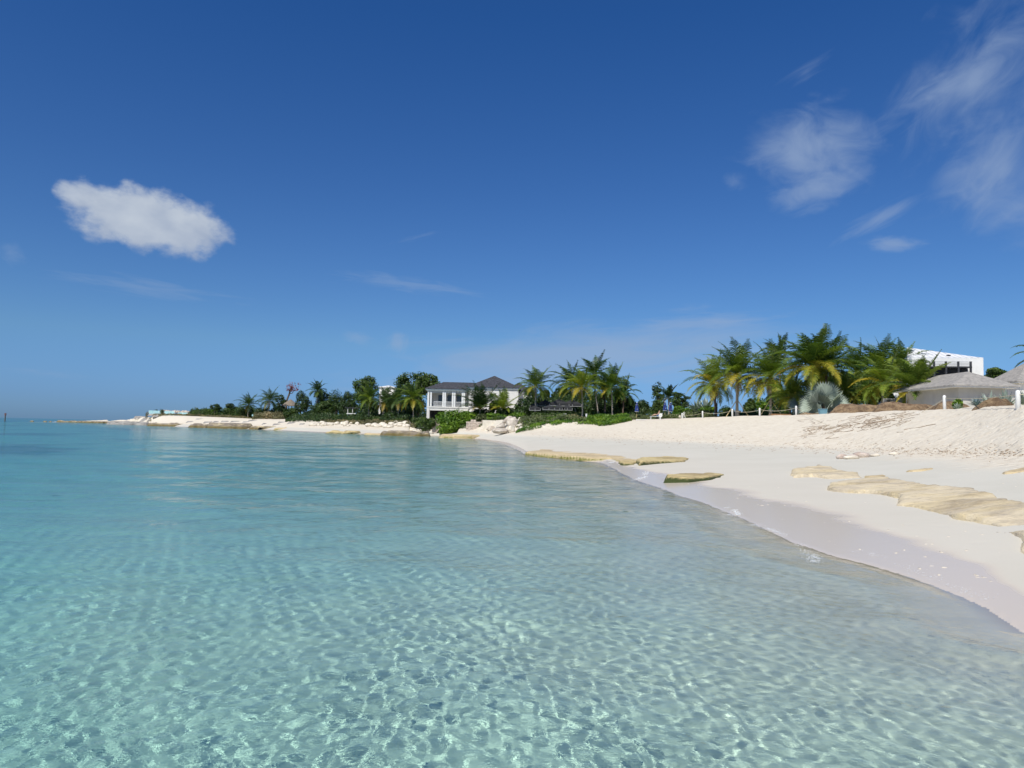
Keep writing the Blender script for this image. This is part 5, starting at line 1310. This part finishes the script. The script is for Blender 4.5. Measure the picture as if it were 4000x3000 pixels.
fan_palm('big silver blue fan palm behind the ringed palm trunk', 3215, 74, 1558, 2.6, 18, 1.5, 41)
fan_palm('silver fan palm, right half of the silver clump', 3268, 75, 1568, 1.9, 12, 1.2, 42)
fan_palm('darker blue green fan palm left of the silver clump', 3140, 78, 1568, 1.8, 10, 1.25, 43, 'silverd')
for k, (px, D, rad, m, lab) in enumerate([(2722, 108, 2.3, 'silver', 'left spiky silver plant behind the bright bushes'), (2757, 107, 2.4, 'silver', 'right spiky silver plant by the timber post'),
                                  (3868, 43, 1.15, 'silver', 'silver spiky agave left of the big right post'), (3928, 42, 1.15, 'silver', 'silver agave touching the big right post'), (3814, 41, .60, 'silverd', 'small dark spiky agave before the white garden wall'), (4008, 38, 1.0, 'silver', 'agave cut by the right frame edge'), (3738, 46, .45, 'silver', 'tiny agave beside the bright green shrub')]):
    rosette(lab, px, D, rad, 46, 50 + k, m, None, dz=(1.1 if k < 2 else .1))

# ------------------------------------------------------------------ ground cover
cover('ground_cover', 'mixed green and brown creeper on the rubble bank and terrace edge', 2020, 2330, 103, 116, 15000, .15, .55, 'olive', 31, dead=.28, dens=.2)
cover('ground_cover', 'bright green creeper on the dune end right of the rubble', 2290, 2470, ([2290, 2340, 2400, 2470], [104, 99, 99, 102]), 116, 22000, .13, .55, 'leafb', 32, dens=.06)
cover('ground_cover', 'dark green scrub along the terrace front under the palms', 2060, 2500, 111, 124, 24000, .17, .85, 'leafm', 33, dead=.12, dens=.15)
cover('ground_cover', 'grassy green mat behind the right dune crest', 2440, 2800, ([2440, 2500, 2660, 2800], [104, 103.5, 99.5, 91]), ([2440, 2800], [120, 104]), 22000, .14, .5, 'olive', 34, dead=.1, dens=.12)
cover('ground_cover', 'green creepers sprinkled between the rubble stones', 2020, 2320, 101, 106, 7000, .13, .40, 'leafb', 35, dens=.42)
cover('ground_cover', 'dark undergrowth behind the black umbrellas and middle palms', 2030, 2520, 127, 134, 26000, .20, 3.6, 'leafd', 42, dens=.0)
cover('ground_cover', 'green scrub belt along the far crest under the small palms', 730, 1190, ([730, 900, 1190], [250, 238, 222]), ([730, 900, 1190], [262, 250, 234]), 15000, .26, 2.0, 'leafm', 43, dens=.1)
cover('dry_grass', 'tan dry grass tuft line below the far palms', 990, 1115, 216, 226, 5200, .24, 1.5, 'dryleaf', 36, dens=.1, dead=.3)
cover('dry_grass', 'sparse tan grass along the foot of the aqua wall', 590, 990, ([590, 760, 990], [270, 246, 222]), ([590, 760, 990], [280, 254, 230]), 6000, .22, .55, 'dryleaf', 37, dens=.3, dead=.2)
cover('dry_grass', 'brown scrub edge under the long hedge', 1240, 1690, ([1240, 1400, 1690], [184, 158, 145]), ([1240, 1400, 1690], [190, 163, 149]), 9000, .18, .50, 'dryleaf', 38, dens=.15, dead=.35)
cover('ground_cover', 'green lawn plants in front of the villa terrace', 1700, 2060, ([1700, 1880, 2060], [139, 126, 110]), ([1700, 1880, 2060], [146, 140, 124]), 16000, .18, .45, 'leafm', 39, dens=.1)
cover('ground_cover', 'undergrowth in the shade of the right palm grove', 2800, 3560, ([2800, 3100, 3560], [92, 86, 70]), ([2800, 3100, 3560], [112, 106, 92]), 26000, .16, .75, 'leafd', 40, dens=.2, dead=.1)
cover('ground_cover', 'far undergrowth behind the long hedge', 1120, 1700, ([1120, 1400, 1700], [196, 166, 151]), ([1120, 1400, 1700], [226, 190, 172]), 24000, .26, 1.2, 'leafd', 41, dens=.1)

# ------------------------------------------------------------------ things on the dune and terrace
# wooded land far behind, too many trees to count
def far_wood(px0, px1, D0, D1, n, hgt, seed):
    rg = np.random.default_rng(seed); px = rg.uniform(px0, px1, n); D = rg.uniform(D0, D1, n); X = (px - 2000) / F * D
    h = hgt * (.45 + .9 * vn(X * .09, D * .05, seed)) * np.clip((px - px0) / 160, .05, 1); Z = terrain(X, D, False) + h * rg.random(n) ** .7
    P = np.stack([X, D, Z], 1); N = rg.normal(0, .7, P.shape); N[:, 2] += .5; N /= np.linalg.norm(N, axis=1)[:, None]
    V, Fc = leaves_mesh(P, N, np.full(n, .38), rg, 1.5)
    t = np.clip(.4 + .5 * (vn(X * .3, Z * .6, seed) * 2 - 1) + rg.normal(0, .2, n), 0, 1)
    tag(link_mesh('far_woodland', V, Fc, M['leafd'], None, False, {'tint': np.repeat(t, 4)}), 'dark woodland behind the houses and palms', kind='stuff')
far_wood(1140, 2720, 205, 225, 30000, 5.0, 3)

# dried seaweed heaps
def heap(label, pts, D, hgt, seed, dep=3.0):
    px0, px1 = pts
    slab('seaweed_heap', label, 'seaweed heap', strip(px0, px1, D, dep, seed, .25), hgt, -.25, 'weed', 1.3, seed, .16, .10, .35, 'brown heaps of dried seaweed along the terrace', follow=True, nscale=1.2)
heap('thin brown seaweed spread behind the silver fan palm post', (3118, 3290), 72.5, .28, 701, 4)
heap('rounded brown seaweed heap right of the silver fan palm', (3255, 3490), 63.5, .85, 702, 4)
heap('long brown seaweed heap in front of the grey blocks', (3430, 3705), 56.5, .78, 703, 3.6)
heap('brown seaweed heap right behind the second big fence post', (3640, 3815), 49.5, .62, 704, 3.0)
heap('small brown seaweed heap left of the nearest big post', (3830, 3972), 38.6, .50, 705, 1.8)
def weed_fibres():
    rg = np.random.default_rng(6); V = []; Fc = []
    for (a, b, D, dep, h) in ((3118, 3290, 72.5, 3.6, .2), (3265, 3480, 63.5, 3.2, .66), (3440, 3695, 56.5, 2.8, .6), (3650, 3800, 49.5, 2.3, .45), (3838, 3962, 38.6, 1.4, .38)):
        for i in range(420):
            u = rg.uniform(-1, 1); v = rg.uniform(-1, 1)
            if u * u + v * v > 1: continue
            px = (a + b) / 2 + u * (b - a) / 2; d = D + v * dep / 2; x = (px - 2000) / F * d
            z = tz(x, d) + h * (1 - u * u - v * v * .8) + .03; L = rg.uniform(.12, .4); an = rg.uniform(0, 3.14)
            o = np.array([math.cos(an) * L, math.sin(an) * L, rg.normal(0, .07)]); s = np.array([0, .0, rg.uniform(.015, .04)]); c = np.array([x, d - .05, z]); k = len(V)
            V += [c - o / 2, c + o / 2, c + o / 2 + s, c - o / 2 + s]; Fc.append((k, k + 1, k + 2, k + 3))
    tag(link_mesh('loose_seaweed', np.array(V), np.array(Fc), M['weed'], None), 'loose brown strands sticking out of the seaweed heaps', kind='stuff')
weed_fibres()

# dead vine runners washed over the dune face
def runners():
    rg = np.random.default_rng(12); mb = MB()
    for i in range(170):
        t = rg.random(); px = 3135 + 390 * t + rg.normal(0, 22); py = 1700 - 68 * t + rg.normal(0, 11) if rg.random() < .72 else rg.uniform(1622, 1690)
        g = GP(px, max(py, 1610 if px < 3400 else 1606))
        if g is None: continue
        n = rg.integers(3, 7); p = g[:2].copy(); a = rg.normal(.15, .5); pts = []
        for _ in range(n):
            pts.append((p[0], p[1], tz(p[0], p[1]) + rg.uniform(.0, .05))); a += rg.normal(0, .5); st = rg.uniform(.12, .30)
            p = p + [math.cos(a) * st, math.sin(a) * st * 2.2]
        mb.tube(pts, rg.uniform(.006, .018), 4, False)
    tag(mb.build('dry_vines', M['vine']), 'dead brown vine runners scattered down the dune face', kind='stuff')
runners()
def litter():
    rg = np.random.default_rng(14); V = []; Fc = []
    def bit(g, L, wd_, hh):
        a = rg.uniform(0, 3.14); o = np.array([math.cos(a), math.sin(a) * 1.6, 0]) * L; s = np.array([-math.sin(a), math.cos(a), 0]) * wd_; k = len(V)
        for z in (0, hh): V.extend([g - o - s + [0, 0, z - .01], g + o - s + [0, 0, z - .01], g + o + s + [0, 0, z - .01], g - o + s + [0, 0, z - .01]])
        Fc.extend([(k + 4, k + 5, k + 6, k + 7), (k, k + 1, k + 5, k + 4), (k + 1, k + 2, k + 6, k + 5), (k + 2, k + 3, k + 7, k + 6), (k + 3, k, k + 4, k + 7)])
    for i in range(900):
        px = 2080 + 1920 * rg.random() ** .8; py = np.interp(px, [2080, 2500, 3000, 4000], [1702, 1722, 1748, 1778]) + rg.normal(0, 9) + (rg.uniform(-40, 5) if rg.random() < .25 else 0)
        g = GP(px, py)
        if g is None: continue
        k = g[1] / 40; bit(g, rg.uniform(.02, .07) * (k * .8 + .4), rg.uniform(.01, .03) * (k * .6 + .4), rg.uniform(.01, .03))
    tag(link_mesh('beach_litter', np.array(V), np.array(Fc), M['vine'], None), 'small brown bits of dried weed along the dune foot', kind='stuff')
    V.clear(); Fc.clear()
    for i in range(260):
        px = rg.uniform(2600, 4000); py = rg.uniform(1790, 2300)
        g = GP(px, py)
        if g is None or g[2] < .02: continue
        bit(g, rg.uniform(.008, .028), rg.uniform(.006, .018), rg.uniform(.006, .016))
    tag(link_mesh('shell_bits', np.array(V), np.array(Fc), M['rockw'], None), 'tiny shell and coral bits on the smooth sand', kind='stuff')
litter()

# rope fence
POSTS = [(3977, 31.6, .80, 'nearest and biggest white fence post at the right edge'), (3690, 45.6, .86, 'second white fence post, in front of the bungalow'), (3110, 69.6, .86, 'white fence post left of the silver fan palm'),
         (2968, 76.5, .82, 'white fence post between the two braced palms'), (2861, 82.5, .84, 'white fence post in front of the braced palm trunk'), (2745, 89.5, .84, 'white fence post by the olive mound'), (2664, 97, .68, 'farthest white fence post at the left end of the rope')]
tops = []; post0 = None
for k, (px, D, h, lab) in enumerate(POSTS):
    g = G(px, D)
    if post0 is None:
        post0 = MB().lathe([(.095, -.5), (.095, .70), (.085, .76), (.05, .80), (.01, .815)], n=14).build('fence_post', M['whitep'], None, True); o = post0
    else: o = post0.copy(); sc.collection.objects.link(o)
    o.location = g + [0, 0, h - .80]; o.rotation_euler = (random.Random(k).uniform(-.03, .03), random.Random(k + 9).uniform(-.04, .02), 0)
    tag(o, lab, 'post', 'white rope fence posts'); tops.append(g + np.array([0, -.10, h - .18]))
def rope(label, a, b, sag, r=.014):
    pts = [a + (b - a) * t - np.array([0, 0, sag * 4 * t * (1 - t)]) for t in np.linspace(0, 1, 14)]
    c = pts[0].copy(); tag(MB().tube([p - c for p in pts], r, 5).build('rope', M['rope']), label, 'rope', 'ropes of the dune fence').location = c
rope('rope running from the nearest post to the second post', tops[0], tops[1], .10, .016)
e = GP(3600, 1612); rope('rope falling left from the second post to the sand', tops[1], e + [0, 0, .02], .02)
e = GP(3258, 1672); rope('rope falling right from the fan palm post down the dune', tops[2], e + [0, 0, .02], .15)
for k, lab in ((2, 'rope from the fan palm post to the post between the palms'), (3, 'rope between the posts of the two braced palms'), (4, 'rope from the braced palm post to the olive mound post'), (5, 'rope from the olive mound post to the farthest post')):
    rope(lab, tops[k], tops[k + 1], .22, .018)
rope('rope leaving the nearest post towards the right', tops[0], tops[0] + np.array([6.0, -6.0, -.1]), .25, .016)

# signs, lamps, timber
def sign(px, D, h, label, kind):
    g = G(px, D); r = empty('beach_sign', g, label, 'sign', None)
    MB().tube([(0, 0, -.3), (0, 0, h * .62)], .055, 8).build('post', M['whitep'], r)
    if kind == 'round':
        mb = MB(); V = []; n = 20
        for y in (-.03, .03):
            V += [(.24 * math.cos(6.2832 * i / n), y, h * .78 + .26 * math.sin(6.2832 * i / n)) for i in range(n)]
        mb.add(V, [tuple(range(n - 1, -1, -1)), tuple(range(n, 2 * n))] + [(i, (i + 1) % n, n + (i + 1) % n, n + i) for i in range(n)])
        b = mb.build('sign_board', M['whitep'], r)
        MB().box(-.13, .13, -.045, -.032, h * .78 - .02, h * .78 + .03).build('green_mark', M['lamp'], b)
    else: MB().box(-.12, .12, -.04, .04, h * .60, h).build('sign_board', M['whitep'], r)
    return r
sign(2580, 98, .78, 'round white sign board on a post next to the seated person', 'round')
sign(2290, 109, .95, 'slim white sign post in the scrub under the middle palms', 'slim')
g = G(2671, 96); ts_ = empty('leaning_frame', g, 'white leaning folding frame beside the farthest fence post', 'frame')
MB().tube([(-.12, 0, 0), (-.05, 0, .75), (.12, 0, .78)], .04, 6).tube([(.20, 0, .05), (.02, 0, .45), (.16, 0, .70)], .04, 6).build('frame', M['whitep'], ts_)
g = G(2655, 96.5); tag(boulder('white_tub', 'small cream tub at the left end of the rope fence', 'tub', 2651, 2660, 1622, 1633, 96.5, 'rockw', 88, None, .9, 0, 2, 2), None)
def lamp_post(px, D, h, label):
    g = G(px, D); r = empty('garden_lamp', g, label, 'lamp', 'small garden lamps')
    MB().tube([(0, 0, -.2), (0, 0, h * .72)], .025, 6).build('pole', M['lamp'], r)
    MB().lathe([(.07, h * .70), (.10, h * .74), (.10, h * .90), (.07, h * .94), (.02, h)], n=10).build('lamp_head', M['lamp'], r)
lamp_post(2820, 93, 1.05, 'pale green garden lamp left of the braced palm')
lamp_post(3101, 79, 1.1, 'pale garden lamp by the low brown palm')
g = G(2797, 97); sh = empty('timber_tower', g, 'tall brown timber shower tower with a small white lamp', 'shower')
MB().box(-.16, -.06, -.05, .05, -.3, 2.35).box(.10, .18, -.05, .05, -.3, 2.30).box(-.06, .10, -.02, .03, -.3, 2.0).build('planks', M['wood'], sh)
MB().box(-.07, .12, -.16, -.06, 1.55, 1.63).build('white_lamp', M['whitep'], sh)
g = G(3052, 75.5); bn = empty('timber_edging', g, 'low brown timber edging between the palms and the fan palm', 'edging')
MB().box(-1.0, 1.0, 0, .10, -.15, .20).box(-1.0, 1.0, .12, .9, .10, .16).build('boards', M['wood'], bn)
g = G(3214, 69.8, .28); cr = empty('blue_tub', g, 'open blue plastic tub in front of the silver fan palm', 'tub')
mb = MB(); mb.add([(-.30, -.2, -.1), (.30, -.2, -.1), (.30, .2, -.1), (-.30, .2, -.1), (-.34, -.24, .40), (.34, -.24, .40), (.34, .24, .40), (-.34, .24, .40)], [(0, 1, 5, 4), (1, 2, 6, 5), (2, 3, 7, 6), (3, 0, 4, 7), (3, 2, 1, 0)])
mb.box(-.36, .36, -.27, -.24, .36, .42).box(-.36, .36, .24, .27, .36, .42); mb.build('tub', M['bluecr'], cr)
for k, (a, b, t, bt, lab) in enumerate([(3459, 3496, 1556, 1580, 'left grey concrete block by the grey trunked palm'), (3503, 3535, 1553, 1578, 'right grey concrete block below the white panel')]):
    D = 69; p0 = W(a, t, D); p1 = W(b, bt, D); r = empty('concrete_block', (p0[0], D, p1[2]), lab, 'block', 'grey blocks behind the seaweed')
    w = p1[0] - p0[0]; h = p0[2] - p1[2]; mb = MB().box(0, w, 0, .5, -.6, h)
    mb.build('block', M['block'], r, bevel=.02)
    if k == 0: MB().box(w * .18, w * .5, -.02, .0, h * .35, h * .68).build('dark_opening', M['innershade'], r)
D = 70; p = W(3514, 1556, D); r = empty('white_recliner', (p[0], D, p[2]), 'white slatted recliner back tilted above the grey blocks', 'recliner')
for i in range(7):
    x0 = -.34 + i * .075; MB().add([(x0, 0, .02), (x0 + .06, 0, .02), (x0 + .06 - .22, .2, .52), (x0 - .22, .2, .52), (x0, .04, .02), (x0 + .06, .04, .02), (x0 - .16, .24, .52), (x0 - .22, .24, .52)], [(0, 1, 2, 3), (7, 6, 5, 4), (0, 4, 5, 1), (1, 5, 6, 2), (2, 6, 7, 3), (3, 7, 4, 0)]).build('slat', M['whitep'], r)
p = W(3541, 1557, D); r = empty('white_side_table', (p[0], D, p[2]), 'tiny white table right of the grey blocks', 'table')
MB().box(-.18, .18, -.1, .1, -.02, .06).build('tabletop', M['whitep'], r); MB().tube([(0, 0, -.9), (0, 0, -.02)], .04, 6).build('leg', M['whitep'], r)
p = W(3530, 1528, 76); r = empty('lean_to', (p[0], 76, 3.1), 'low grey lean-to roof with white boards left of the bungalow', 'shelter')
hz = p[2] - 3.1
MB().add([(-1.1, -.6, hz - .06), (1.7, -.6, hz + .0), (1.7, 2.5, hz + .38), (-1.1, 2.5, hz + .32), (-1.1, -.6, hz - .12), (1.7, -.6, hz - .06), (1.7, 2.5, hz + .32), (-1.1, 2.5, hz + .26)], [(0, 1, 2, 3), (7, 6, 5, 4), (0, 4, 5, 1), (1, 5, 6, 2), (2, 6, 7, 3), (3, 7, 4, 0)]).build('roof', M['shgrey'], r)
MB().box(-1.1, .2, -.7, -.62, hz - .30, hz - .20).build('fascia', M['whitep'], r); MB().box(-1.0, 1.6, 2.3, 2.4, -.2, hz + .2).build('shade_back_wall', M['innershade'], r)  # near-black backing paints in the shade under the lean-to roof
for sx in (-1.0, 1.6): MB().box(sx - .05, sx + .05, -.5, -.4, -.3, hz - .12).build('post', M['bark'], r)

# black market umbrellas under the palms
def market(px, D, ptop, peave, halfw, label, k):
    g = G(px, D); zt_ = W(px, ptop, D)[2] - g[2]; ze_ = W(px, peave, D)[2] - g[2]; r = empty('black_umbrella', g, label, 'umbrella', 'black square umbrellas of the terrace')
    w = halfw / F * D; mb = MB()
    V = [(-w, -w * .8, ze_), (w, -w * .8, ze_), (w, w * .8, ze_), (-w, w * .8, ze_), (0, 0, zt_), (0, 0, zt_ - .06)]
    mb.add(V, [(0, 1, 4), (1, 2, 4), (2, 3, 4), (3, 0, 4), (1, 0, 5), (2, 1, 5), (3, 2, 5), (0, 3, 5)])
    c = mb.build('canopy', M['blackfab'], r)
    v = MB(); v.box(-w, w, -w * .8 - .012, -w * .8, ze_ - .42, ze_); v.box(-w - .012, -w, -w * .8, w * .8, ze_ - .42, ze_); v.box(w, w + .012, -w * .8, w * .8, ze_ - .42, ze_); v.build('valance', M['blackfab'], r)
    t = MB(); yy = -w * .8 - .03
    t.box(-w, w, yy, yy + .016, ze_ - .45, ze_ - .39)
    for x in (-w, 0, w - .05): t.box(x, x + .05, yy, yy + .016, ze_ - .385, ze_ - .08)
    t.build('white_piping', M['trimw'], r)
    MB().tube([(0, 0, -.2), (0, 0, zt_ + .08)], .035, 7).build('pole', M['dark'], r)
for k, (px, D, a, b, hw, lab) in enumerate([
    (2093, 122, 1572, 1583, 24, 'back row black umbrella beside the single palm trunk'), (2128, 121, 1562, 1577, 32, 'back row black umbrella right of the single palm'), (2182, 120, 1558, 1576, 38, 'middle black umbrella of the back row, highest peak'), (2232, 120, 1560, 1578, 36, 'right black umbrella of the back row behind the palm trunks'),
    (2088, 117, 1585, 1593, 22, 'front row black umbrella at the far left, low'), (2142, 116, 1583, 1591, 24, 'front row black umbrella, second from the left'), (2184, 115.5, 1581, 1592, 20, 'front row black umbrella, third from the left'), (2214, 115.5, 1582, 1592, 20, 'front row black umbrella nearest the palm trunks')]):
    market(px, D, a, b, hw, lab, k)
def navy(px, D, ptop, pbot, label):
    g = G(px, D); t_ = W(px, ptop, D)[2] - g[2]; b_ = W(px, pbot, D)[2] - g[2]; h = t_ - b_; r = empty('closed_umbrella', g, label, 'umbrella', 'closed navy beach umbrellas')
    mb = MB(); n = 16; prof = [(.30, b_), (.26, b_ + h * .3), (.20, b_ + h * .6), (.16, b_ + h * .78)]
    def folds(prof):
        base = len(mb.v)
        for rr, z in prof:
            for i in range(n): a = 6.2832 * i / n; q_ = rr * (1.0 if i % 2 else .72); mb.v.append((q_ * math.cos(a), q_ * math.sin(a), z))
        for j in range(len(prof) - 1):
            for i in range(n): a = base + j * n + i; b2 = base + j * n + (i + 1) % n; mb.f.append((a, b2, b2 + n, a + n))
    folds(prof); folds([(.18, b_ + h * .79), (.10, b_ + h * .95), (.02, t_)])
    mb.build('canopy', M['navy'], r)
    MB().lathe([(.305, b_ - .03), (.305, b_ + .03)], n=16).build('hem_band', M['trimw'], r); MB().lathe([(.185, b_ + h * .765), (.185, b_ + h * .795)], n=16).build('tie_band', M['trimw'], r)
    MB().lathe([(.03, t_ - .02), (.06, t_ + .06), (.02, t_ + .12)], n=8).build('finial', M['whitep'], r)
    MB().box(-.03, .04, -.32, -.30, b_ + h * .22, b_ + h * .30).box(-.005, .02, -.325, -.30, b_ + h * .17, b_ + h * .35).build('white_emblem', M['trimw'], r)
    MB().tube([(0, 0, -.3), (0, 0, b_ + .1)], .03, 8).build('pole', M['polew'], r)
navy(2487, 104, 1574, 1608, 'closed navy umbrella standing alone on the grassy dune end')
navy(2597, 104, 1572, 1604, 'left one of the two closed navy umbrellas side by side')
navy(2619, 106, 1574, 1607, 'right one of the two closed navy umbrellas side by side')
g = G(2207, 111, .1); wt_ = empty('white_stool', g, 'small white stool in the scrub below the black umbrellas', 'stool')
zz = W(2207, 1616, 111)[2] - g[2]; MB().box(-.22, .22, -.15, .15, zz - .06, zz).build('seat', M['whitep'], wt_)
for sx in (-.15, .15): MB().box(sx - .03, sx + .03, -.03, .03, -.1, zz - .06).build('leg', M['whitep'], wt_)
g = G(988, 224); ag = empty('aqua_notice', g, 'tiny aqua notice board in the bushes below the second palm', 'sign')
zz = W(988, 1619, 224)[2] - g[2]; MB().box(-.35, .35, -.03, .03, zz - .55, zz).build('sign_board', M['aqua'], ag); MB().box(-.05, .05, .03, .09, -.2, zz).build('post', M['wood'], ag)

# pole in the sea
b0 = PZ(27, 1645, 0); b0 = np.array([(27 - 2000) / F * 318, 318, 0]); mk = empty('channel_marker', b0, 'thin dark marker pole standing in the sea at the far left', 'marker pole')
MB().tube([(0, 0, -2.5), (.05, 0, 3.4)], .22, 8).build('pole', M['bark'], mk)
MB().box(-.32, .42, -.1, .1, 2.5, 3.5).build('day_board', simple('faded_red_board', (.22, .09, .12), (.15, .07, .09), 2), mk)

# seated person and lounger
g = G(2566, 101.5); zs = .42
ch = empty('sun_lounger', g, 'low pale grey sun lounger under the seated person', 'lounger')
MB().box(-.95, .35, -.28, .28, zs - .10, zs - .03).build('seat', M['greyfab'], ch)
MB().add([(.35, -.28, zs - .08), (.35, .28, zs - .08), (.75, .28, zs + .38), (.75, -.28, zs + .38), (.35, -.28, zs - .03), (.35, .28, zs - .03), (.71, .28, zs + .42), (.71, -.28, zs + .42)], [(0, 1, 2, 3), (7, 6, 5, 4), (0, 4, 5, 1), (1, 5, 6, 2), (2, 6, 7, 3), (3, 7, 4, 0)]).build('backrest', M['greyfab'], ch)
for sx, sy in ((-.85, -.22), (-.85, .22), (.3, -.22), (.3, .22)): MB().box(sx - .025, sx + .025, sy - .025, sy + .025, -.15, zs - .10).build('leg', M['whitep'], ch)
def skin_chain(name, verts, edges, radii, mat, parent, root=0):
    me = bpy.data.meshes.new(name); me.from_pydata([tuple(v) for v in verts], edges, []); o = bpy.data.objects.new(name, me); sc.collection.objects.link(o); o.parent = parent
    m = o.modifiers.new('skin', 'SKIN'); m.use_smooth_shade = True
    for i, r_ in enumerate(radii): me.skin_vertices[0].data[i].radius = (r_, r_)
    me.skin_vertices[0].data[root].use_root = True
    s_ = o.modifiers.new('sub', 'SUBSURF'); s_.levels = 1; s_.render_levels = 1; me.materials.append(mat); return o
pr = empty('person', g + [.12, 0, zs], 'person with blond hair, white top and blue shorts sitting on the lounger', 'person')
V = [(.10, 0, .10), (.14, 0, .30), (.17, 0, .48), (.19, 0, .56), (.20, 0, .66), (.19, -.01, .76),          # pelvis, waist, chest, neck, head
     (.16, -.19, .50), (.02, -.24, .26), (-.18, -.18, .20), (.16, .19, .50), (.04, .24, .26), (-.16, .18, .20),
     (.02, -.10, .09), (-.40, -.12, .20), (-.78, -.12, .06), (-.86, -.12, .10), (.02, .10, .09), (-.38, .12, .26), (-.74, .12, .06), (-.83, .12, .11)]
E_ = [(0, 1), (1, 2), (2, 3), (3, 4), (4, 5), (2, 6), (6, 7), (7, 8), (2, 9), (9, 10), (10, 11), (0, 12), (12, 13), (13, 14), (14, 15), (0, 16), (16, 17), (17, 18), (18, 19)]
Rr = [.13, .115, .125, .05, .085, .075, .05, .038, .028, .05, .038, .028, .085, .06, .04, .035, .085, .06, .04, .035]
skin_chain('body', V, E_, Rr, M['skin'], pr)
skin_chain('white_top', [(.12, 0, .20), (.15, 0, .32), (.17, 0, .47), (.165, -.15, .49), (.165, .15, .49)], [(0, 1), (1, 2), (2, 3), (2, 4)], [.14, .128, .14, .07, .07], M['shirt'], pr)
skin_chain('blue_shorts', [(.10, 0, .10), (-.02, -.10, .10), (-.24, -.12, .15), (-.02, .10, .10), (-.22, .12, .18)], [(0, 1), (1, 2), (0, 3), (3, 4)], [.15, .10, .085, .10, .085], M['denim'], pr)
skin_chain('hair', [(.215, 0, .73), (.23, 0, .66), (.24, 0, .56)], [(0, 1), (1, 2)], [.09, .085, .05], M['hair'], pr)

# ------------------------------------------------------------------ foam and splash where the ripple meets the sand
def foam(label, line, n, spread, size, seed, lift=0.01, z0=0.0):
    rg = np.random.default_rng(seed); pts = [PZ(x, y, z0)[:2] for x, y in line]; L = np.array(pts); V = []; Fc = []
    seg = rg.random(n) * (len(L) - 1); i = seg.astype(int); f = seg - i; P = L[i] * (1 - f)[:, None] + L[np.minimum(i + 1, len(L) - 1)] * f[:, None]
    keep = vn(seg * 3.1, seg * 0 + seed, seed) > .35; P = P[keep]
    P = P + rg.normal(0, spread, P.shape)
    import bmesh
    Z = np.maximum(terrain(P[:, 0], P[:, 1], False), 0) + lift
    oct_ = np.array([(1, 0, 0), (0, 1, 0), (-1, 0, 0), (0, -1, 0), (0, 0, .6), (0, 0, -.4)]); of = [(0, 1, 4), (1, 2, 4), (2, 3, 4), (3, 0, 4), (1, 0, 5), (2, 1, 5), (3, 2, 5), (0, 3, 5)]
    for p, z in zip(P, Z):
        s = size * rg.uniform(.3, 1.3); a = rg.uniform(0, 3); c, s_ = math.cos(a), math.sin(a); k = len(V)
        q_ = oct_ * np.array([s * rg.uniform(1, 2.2), s, s * .7]); q_ = np.stack([q_[:, 0] * c - q_[:, 1] * s_, q_[:, 0] * s_ + q_[:, 1] * c, q_[:, 2]], 1)
        V.extend((q_ + [p[0], p[1], z]).tolist()); Fc.extend([tuple(k + j for j in t) for t in of])
    tag(link_mesh('foam', np.array(V), Fc, M['foam'], None, True), label, kind='stuff')
foam('white foam line beside the yellow ledge block', [(2372, 1812), (2420, 1816), (2500, 1818), (2590, 1818)], 900, .04, .016, 1)
foam('broken foam line left of the mossy rock', [(2400, 1886), (2440, 1882), (2480, 1876), (2520, 1868), (2524, 1852)], 600, .06, .013, 2)
foam('thin foam wisps where two ripples meet', [(2838, 1986), (2870, 1998), (2882, 2012), (2840, 2014)], 350, .04, .009, 3)
foam('small white splash of the breaking ripple', [(3105, 2118), (3140, 2140), (3165, 2165), (3182, 2180), (3184, 2200)], 420, .05, .006, 4)
foam('faint bubbles along the crest of the shore ripple', [(2930, 2050), (3000, 2068), (3060, 2090), (3105, 2118)], 500, .04, .006, 5)
foam('faint foam along the outer edge of the wash', [(3350, 2160), (3420, 2175), (3560, 2230), (3700, 2290), (3850, 2350)], 300, .06, .005, 6)
